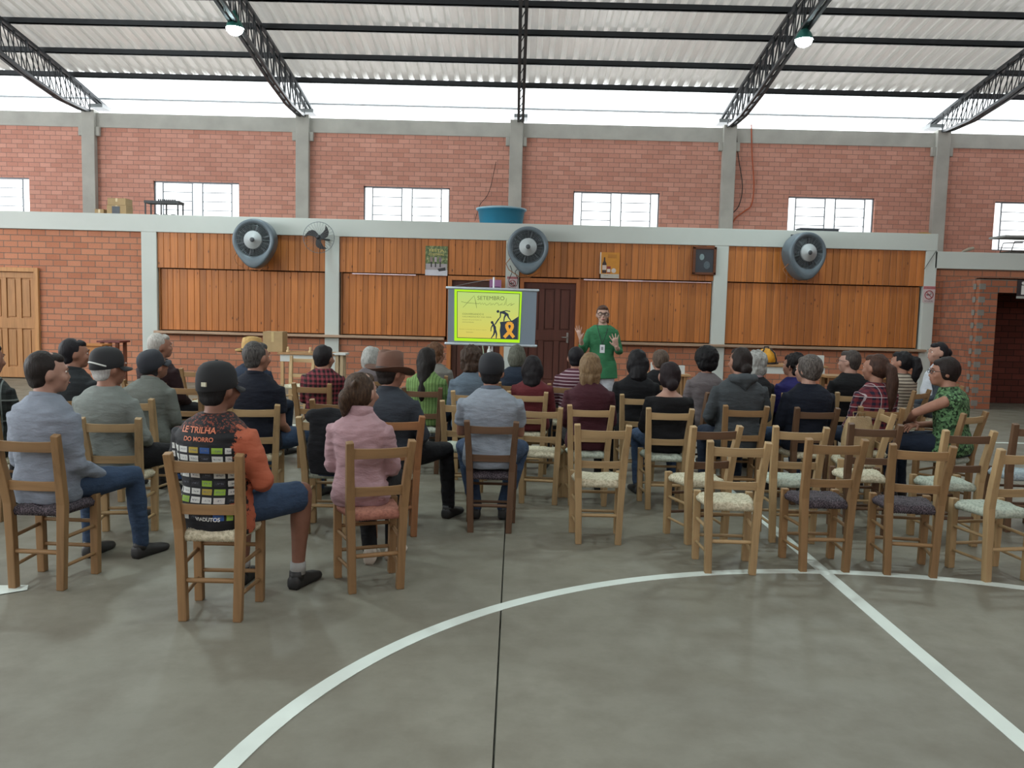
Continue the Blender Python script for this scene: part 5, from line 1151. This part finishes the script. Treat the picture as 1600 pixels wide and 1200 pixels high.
r, W_, H_ = poster(765, 437, 783, 452, 16.2, 'poster', 'small purple poster on the dark door behind the screen pole', 'poster', plain('#8b5f8a', .5)); pf(r, -W_*.7, W_*.8, -H_, -H_*.4, plain('#5a3a5c', .5), 'dark_print'); MB().box(-.01, .01, .0, .2, -.01, .01).obj('hanger', STEEL, r)
c0 = at(1592, 436, PY-.012); r = empty('restroom_sign', (c0.x+.11, PY-.012, c0.z-.17), 0, 'dark sign with a white standing figure above the dark doorway', 'sign')
MB().box(-.13, .16, -.004, .004, -.13, .16).obj('plate', plain('#1d2024', .4), r); MB().box(-.13, .16, -.004, .004, -.17, -.13).obj('pale_strip', plain('#9a9d98', .5), r)
pf(r, -.055, .0, -.1, .06, plain('#c9ccc8', .5), 'figure'); pp(r, [(-.028+.028*math.cos(a), .1+.028*math.sin(a)) for a in [2*PI*j/14 for j in range(14)]], plain('#c9ccc8', .5), 'figure_head')

# ============================================================ THINGS ON TOP OF THE BAR
ZT = BT0+.005
def onslab(px, py, Y): return at(px, py, Y).x
tub = empty('plastic_tub', (at(783, 345, 17.0).x, 17.0, BT0+.06), 0, 'large blue plastic tub with a lid standing on the beam in the middle', 'tub')
zb = (BT0+BT1)/2; tub.location.z = zb
hh = at(783, 324, 17.0).z-zb-.05
m = MB(); m.lathe([(.40, 0), (.415, .01), (.46, hh-.03), (.465, hh-.03), (.485, hh-.02), (.485, hh), (.46, hh)], n=40); m.obj('tub_body', plain('#2f7f9e', .35, 0, .05, 2), tub)
MB().lathe([(.47, hh-.01), (.5, hh-.005), (.495, hh+.02), (.3, hh+.05), (.004, hh+.065)], n=40).obj('lid', plain('#8fb2c0', .4), tub)
kb = plain('#9c8560', .8, 0, .1, 8)
def carton(px, py_top, py_bot, wpx, Y, label, flap=True, name='cardboard_box', dep=.3, col=kb, zbot=None):
    a = at(px, py_bot, Y); W_ = wpx*Y/FPX/2; H_ = (py_bot-py_top)*Y/FPX; r = empty(name, (a.x, Y+dep/2, zbot if zbot is not None else a.z), 0, label, 'box')
    MB().box(-W_, W_, -dep/2, dep/2, 0, H_).obj('box_body', col, r, bevel=.004)
    MB().box(-.02, .02, -dep/2-.002, dep/2+.002, H_-.002, H_+.002).box(-.02, .02, -dep/2-.003, -dep/2-.001, H_*.5, H_).obj('tape', plain('#b7a274', .3), r)
    if flap: MB().box(-W_, -.004, -dep/2, dep/2, H_, H_+.006).box(.004, W_, -dep/2, dep/2, H_, H_+.006).obj('flap', col, r)
    return r, W_, H_
r, W_, H_ = carton(182, 313, 330, 30, 17.0, 'brown cardboard box with a dark square print, on the beam at the left', zbot=BT0-.0)
MB().box(-W_*.45, W_*.35, -.156, -.152, .02, H_-.02).obj('dark_print', plain('#454b52', .6), r)
r2, _, _ = carton(182, 302, 312, 28, 17.0, 'smaller cardboard box stacked on top of the printed box at the left', zbot=BT0+H_+.008)
carton(155, 318, 329, 14, 17.1, 'low brown box beside the cardboard boxes at the left', zbot=BT0)
m = MB(); m.smooth = False
for k in range(4): m.box(-.65+.04*k, .65-.1*k, -.2, .25, .006*k, .006*k+.005)
o = m.obj('cardboard_sheet', plain('#a7a390', .8)); o.location = (at(112, 330, 17).x, 17.0, BT0+.0); tag(o, 'flattened pale cardboard sheets lying on the beam at the far left', 'cardboard')
r = empty('wire_rack', (at(260, 335, 17.1).x, 17.1, BT0), 0, 'dark low stand with a slatted top on the beam, before the left window', 'rack'); dk = plain('#3a3d3f', .6, .2)
zh = at(260, 315, 17.1).z-BT0; m = MB(); m.box(-.38, .3, -.15, .15, zh-.05, zh)
for k in range(9): m.box(-.1+.04*k, -.08+.04*k, -.16, -.13, zh, zh+.03)
m.obj('rack_top', dk, r)
for x in (-.36, -.05, .28):
    for y in (-.13, .13): MB().box(x-.012, x+.012, y-.012, y+.012, 0, zh-.05).obj('leg', dk, r)
for k, x in enumerate((-.2, -.02, .14)):
    o = MB().lathe([(.05, 0), (.055, .06), (.05, .075), (.004, .08)], n=16).obj('jar', plain('#2a2d30', .4)); o.location = (at(260, 335, 17.1).x+x, 17.1, BT0); tag(o, 'small dark jar under the slatted stand on the beam', 'jar', 'jars under the slatted stand')
zr_ = BT0+(BT1-BT0)*(at(1277, 360, 17).x-X0)/(XE-X0)
r = empty('crate', (at(1277, 360, 17.0).x, 17.0, zr_+.0), 0, 'flat dark crate on the beam before the second window from the right', 'crate')
MB().box(-.37, .37, -.15, .15, .0, .085).obj('crate_body', plain('#43484e', .6), r); MB().box(-.39, .39, -.17, .17, .085, .1).obj('rim', plain('#5b6168', .5), r); MB().box(.05, .3, -.16, -.152, .0, .02).obj('pale_edge', plain('#b9bec2', .5), r)
o = MB().box(-.15, .15, -.1, .1, 0, .035).obj('white_tray', plain('#c7cccd', .5), None, .008); o.location = (at(1087, 355, 16.7).x, 16.75, zr_-.012); tag(o, 'low white tray on the beam right of the middle window', 'tray')
o = MB().tube([(-.12, 0, .02), (-.05, .05, .03), (.05, .03, .035), (.12, -.02, .02)], [.02, .03, .028, .02], 8).obj('yellow_cloth', cloth('#b98a2a')); o.location = (at(1443, 364, 16.7).x, 16.7, BT1-.0); tag(o, 'small yellow cloth near the right end of the long beam', 'cloth')
o = MB().tube([(-.12, 0, .03), (0, .0, .08), (.07, 0, .1)], [.02, .035, .03], 10).obj('rolled_cloth', cloth('#b5a890')); o.location = (at(1514, 392, 16.7).x, 16.7, RB1); tag(o, 'pale rolled cloth lying on the lower right beam', 'cloth')
r = empty('garden_chair', (at(1592, 392, 17.3).x, 17.3, RB1), 0, 'dark metal frame chair on the lower beam before the last window', 'chair'); dk = plain('#4a453f', .5, .4)
for y in (0, .4): MB().tube([(-.2, y, 0), (-.15, y, .12), (-.1, y, .3), (.3, y, .32)], .012, 6).obj('side_frame', dk, r)
MB().box(-.15, .4, 0, .4, .1, .12).obj('seat', dk, r); MB().box(-.35, .4, -.1, .5, .38, .42).obj('folded_blanket', plain('#8f9290', .8), r)
# cables and hose
def cable(name, pts, r_, mat, label):
    q = [Vector(p) for p in pts]; ss = []
    for i in range(len(q)-1):
        a, b, c_, d = q[max(i-1, 0)], q[i], q[i+1], q[min(i+2, len(q)-1)]
        for k in range(6): t = k/6; ss.append(.5*((2*b)+(c_-a)*t+(2*a-5*b+4*c_-d)*t*t+(3*b-a-3*c_+d)*t**3))
    ss.append(q[-1]); tag(MB().tube(ss, r_, 6).obj(name, mat), label, 'cable' if name != 'hose' else 'hose')
A_ = lambda x, y, Y: at(x, y, Y)
cable('hose', [A_(1174, 195, 19.955), A_(1175, 240, 19.955), A_(1178, 290, 19.955), A_(1174, 320, 19.955), A_(1163, 330, 19.95), A_(1150, 340, 19.95), A_(1143, 352, 19.95)], .014, plain('#a8502c', .6), 'orange hose hanging down the rear brick wall right of the middle')
cable('cable', [A_(1150, 195, 19.955), A_(1153, 240, 19.955), A_(1160, 290, 19.955), A_(1155, 320, 19.955), A_(1144, 335, 19.95), A_(1140, 352, 19.95)], .01, plain('#1c1a1a', .6), 'black cable hanging beside the orange hose on the rear wall')
cable('cable', [A_(797, 415, 16.3), A_(800, 425, 16.3), A_(795, 440, 16.32), A_(806, 447, 16.33), A_(809, 436, 16.33), A_(805, 425, 16.3), A_(813, 418, 16.2)], .006, plain('#1c1a1a', .6), 'thin black cable looping below the middle misting fan')
cable('cable', [A_(1463, 392, 16.37), A_(1455, 404, 16.37), A_(1444, 421, 16.37)], .005, plain('#26211e', .6), 'thin dark wire running diagonally over the top of the rightmost pillar')
cable('cable', [A_(708, 448, 14.6), A_(735, 442, 14.6), A_(769, 436, 13.86)], .003, plain('#8a8f92', .6), 'thin pale cord from the top of the screen pole to the left')
cable('cable', [A_(775, 253, 19.955), A_(764, 300, 19.955), A_(750, 320, 19.955), A_(742, 345, 19.95)], .006, plain('#2c2422', .6), 'thin dark cable curving down the rear wall beside the blue tub')
# ============================================================ TABLES, BENCHES, BAGS
def table(x0, x1, yc, dep, h, topm, legm, label, apron=None, thick=.03, name='table'):
    r = empty(name, ((x0+x1)/2, yc, 0), 0, label, 'table' if name == 'table' else 'bench'); W_ = (x1-x0)/2; D = dep/2
    MB().box(-W_, W_, -D, D, h-thick, h).obj('tabletop', topm, r, bevel=.005)
    if apron: MB().box(-W_+.04, W_-.04, -D+.03, -D+.045, h-.14, h-thick).box(-W_+.04, W_-.04, D-.045, D-.03, h-.14, h-thick).obj('apron', apron, r)
    for a in (-1, 1):
        for b in (-1, 1): MB().box(a*(W_-.07)-.025, a*(W_-.07)+.025, b*(D-.06)-.025, b*(D-.06)+.025, 0, h-thick).obj('leg', legm, r)
    return r
wt = plain('#b4b8b4', .5, 0, .04, 2); wd_ = wood('#9a7650', 0)
def xat(px, Y): return at(px, 560, Y).x
ht = lambda py, px, Y: at(px, py, Y).z
# white-topped table below the left counter
Yt = 13.6; h1 = ht(552, 480, Yt)
table(xat(433, Yt), xat(532, Yt), Yt+.3, .6, h1, wd_, wood('#a98a62', 2), 'white-fronted table with a wooden top in front of the left brick counter wall', wt)
carton(426, 521, 552, 31, Yt+.15, 'brown cardboard box standing on the white-fronted table at the left', zbot=h1)
table(xat(522, Yt), xat(543, Yt), Yt+.0, .3, h1+.02, wt, wood('#9f8d70', 2), 'narrow pale table end beside the red checked shirt')
for px, lab in ((447, 'small cream figurine left on the white-fronted table'), (482, 'small cream figurine right on the white-fronted table')):
    o = MB().lathe([(.03, 0), (.035, .02), (.015, .05), (.022, .08), (.004, .095)], n=14).obj('figurine', plain('#b79d74', .6)); o.location = (xat(px, Yt), Yt+.12, h1); tag(o, lab, 'figurine')
Y2 = 13.4; h2_ = ht(571, 1235, Y2)
table(xat(1180, Y2), xat(1295, Y2), Y2+.3, .6, h2_, wd_, wood('#8a6844', 2), 'white-fronted table holding the yellow backpack, under the right shutter', wt)
r = empty('backpack', (xat(1204, Y2), Y2+.25, h2_), 0, 'yellow backpack with black straps on the white-fronted table at the right', 'backpack')
yl = plain('#c98f20', .7, 0, .15, 12, .3); bl = plain('#15161a', .7); m = MB(); m.ell((0, 0, .12), (.17, .11, .13)).ell((0, .02, .05), (.18, .12, .07)).ell((0, -.07, .1), (.12, .06, .09)); bm2 = grow(m, .012, 3, None, .006); bm2.materials.append(yl); link('bag_body', bm2, r)
for s in (-1, 1): MB().tube([(s*.05, -.06, .245), (s*.1, -.12, .18), (s*.13, -.12, .08), (s*.14, -.08, .02)], .012, 8).obj('strap', bl, r)
MB().tube([(-.04, 0, .24), (-.03, 0, .275), (.03, 0, .275), (.04, 0, .24)], .01, 8).obj('handle', bl, r); MB().tube([(-.18, -.05, .02), (0, -.135, .015), (.18, -.05, .02)], .014, 8).obj('bottom_piping', bl, r)
o = MB().box(-.05, .05, -.03, .03, 0, .16).obj('paper_carton', plain('#b9beba', .6), None, .004); o.location = (xat(1292, Y2)-.03, Y2+.2, h2_); tag(o, 'upright white carton on the right end of the white-fronted table', 'carton')
Y3 = 11.6; table(xat(1285, Y3), xat(1400, Y3), Y3, .4, ht(586, 1310, Y3), wood('#8f6c45', 0), wood('#7d5d3c', 2), 'long brown wooden table edge between the grey-haired person and the man in black', wood('#7d5434', 0))
table(xat(160, 14.6), xat(196, 14.6), 14.6, .4, ht(532, 178, 14.6), plain('#5a2320', .5), wood('#6b3a26', 2), 'dark red topped stand against the left brick wall', None)
table(xat(112, 14.2), xat(168, 14.2), 14.2, .35, ht(537, 140, 14.2), wood('#a8703c', 0), wood('#8f5f36', 2), 'orange wooden bench behind the dark-haired man at the left', wood('#a8703c', 0))
table(xat(758, 12.6), xat(786, 12.6), 12.7, .4, ht(562, 770, 12.6), wt, wd_, 'small white side table below the projection screen')
o = MB().lathe([(.03, 0), (.032, .01), (.028, .14), (.012, .17), (.012, .2), (.004, .2)], n=16).obj('bottle', plain('#b9bfbd', .3)); o.location = (xat(764, 12.6), 12.6, ht(562, 770, 12.6)); tag(o, 'slim white bottle on the small table under the screen', 'bottle')
o = MB().tube([(0, 0, .0), (-.03, 0, .2)], .008, 8).obj('stick', plain('#8aa08a', .5)); o.location = (xat(760, 12.6)-.03, 12.6, ht(562, 770, 12.6)); tag(o, 'thin pale green stick leaning beside the white bottle', 'stick')
for px, w2, z0, z1, lab in ((1024, 9, 583, 567, 'small white box seen between the black-haired and brown-haired heads'), (1068, 8, 585, 572, 'small white box seen right of the pinned dark hair')):
    Y_ = 12.0; table(xat(px-w2*1.5, Y_), xat(px+w2*1.5, Y_), Y_+.1, .3, ht(z0, px, Y_), wd_, wood('#8a6844', 2), 'low side table carrying the '+lab[:9].replace('small ', '')+' box '+('left' if px < 1050 else 'right')+' of the pinned hair', None)
    a = MB().box(-w2*Y_/FPX/2, w2*Y_/FPX/2, -.04, .04, 0, (z0-z1)*Y_/FPX).obj('paper_box', plain('#b9bdbb', .6)); a.location = (xat(px, Y_), Y_+.1, ht(z0, px, Y_)); tag(a, lab, 'box')
make_chair(xat(462, 11.9), 12.0, 175, 'light', 'cream', 'pale chair turned to face the audience, before the white-fronted table', 1.0, 'wooden chairs of the audience', None, 1)
make_chair(-3.55, 9.7, 0, 'mid', 'cream', 'empty wooden chair near the left brick counter wall, in front row', 1.0, 'wooden chairs of the audience', None, 2)
# paper bag on the sideways chair
r = empty('paper_bag', (2.80, 6.86, .452), .25, 'crumpled brown paper bag standing on the chair turned sideways', 'bag')
m = MB(); rs = []
rr = random.Random(5)
for z, w0, d0 in ((0, .11, .07), (.02, .115, .072), (.15, .118, .07), (.27, .11, .045), (.33, .10, .02), (.335, .098, .016)):
    ring = []
    for j in range(32):
        a = 2*PI*j/32; e = .35; ring.append(V(w0*math.copysign(abs(math.cos(a))**e, math.cos(a))+rr.uniform(-.006, .006), d0*math.copysign(abs(math.sin(a))**e, math.sin(a))+rr.uniform(-.006, .006), z))
    rs.append(ring)
m.rings(rs); m.smooth = False; m.obj('bag_body', plain('#8f7a58', .45, 0, .18, 14, .5), r)
for s in (-1, 1): MB().tube([(-.04, s*.01, .32), (-.035, s*.03, .37), (.035, s*.03, .37), (.04, s*.01, .32)], .004, 6).obj('bag_handle', plain('#7a6544', .6), r)
# jacket over the empty chair behind the woman in pink
r = empty('jacket', (-1.24, 5.75, .8), 0, 'black jacket hung over the back of the empty chair beside the pink sweater', 'jacket')
m = MB(); bk = .0
for s, y_, zb_ in ((-1, -.075, -.36), (1, .02, -.30)): m.rings([[V(.145*math.cos(a)*k, y_+.028*math.sin(a)+.02*math.sin(9*k)*.3, z) for a in [2*PI*j/28 for j in range(28)]] for z, k in ((.02, .9), (-.1, 1.0), (-.22, 1.04), (zb_, .9))])
m.tube([(-.12, -.03, .03), (0, -.03, .04), (.12, -.03, .03)], [.05, .055, .05], 12); m.tube([(.1, .03, -.05), (.14, .05, -.2), (.12, .06, -.36)], [.05, .05, .04], 10)
jm = grow(m, .011, 3, None, .010, 11, .5); jm.materials.append(cloth('#101218')); link('jacket_body', jm, r)
m = MB(); m.rings([[V(-.02+.085*math.cos(a), .045+.03*math.sin(a), z) for a in [2*PI*j/20 for j in range(20)]] for z in (-.24, -.33, -.39)]); lm_ = grow(m, .01, 3, None, .006); lm_.materials.append(cloth('#2c4168')); link('blue_lining', lm_, r)
o = MB(); o.ell((0, 0, .05), (.07, .06, .05)).ell((.03, .03, .04), (.06, .05, .04)); om = grow(o, .01, 2, None, .005); om.materials.append(cloth('#15161a')); oo = link('small_bag', om); oo.location = (-1.36, 5.9, .44); tag(oo, 'small dark bag on the pale seat under the hanging black jacket', 'bag')
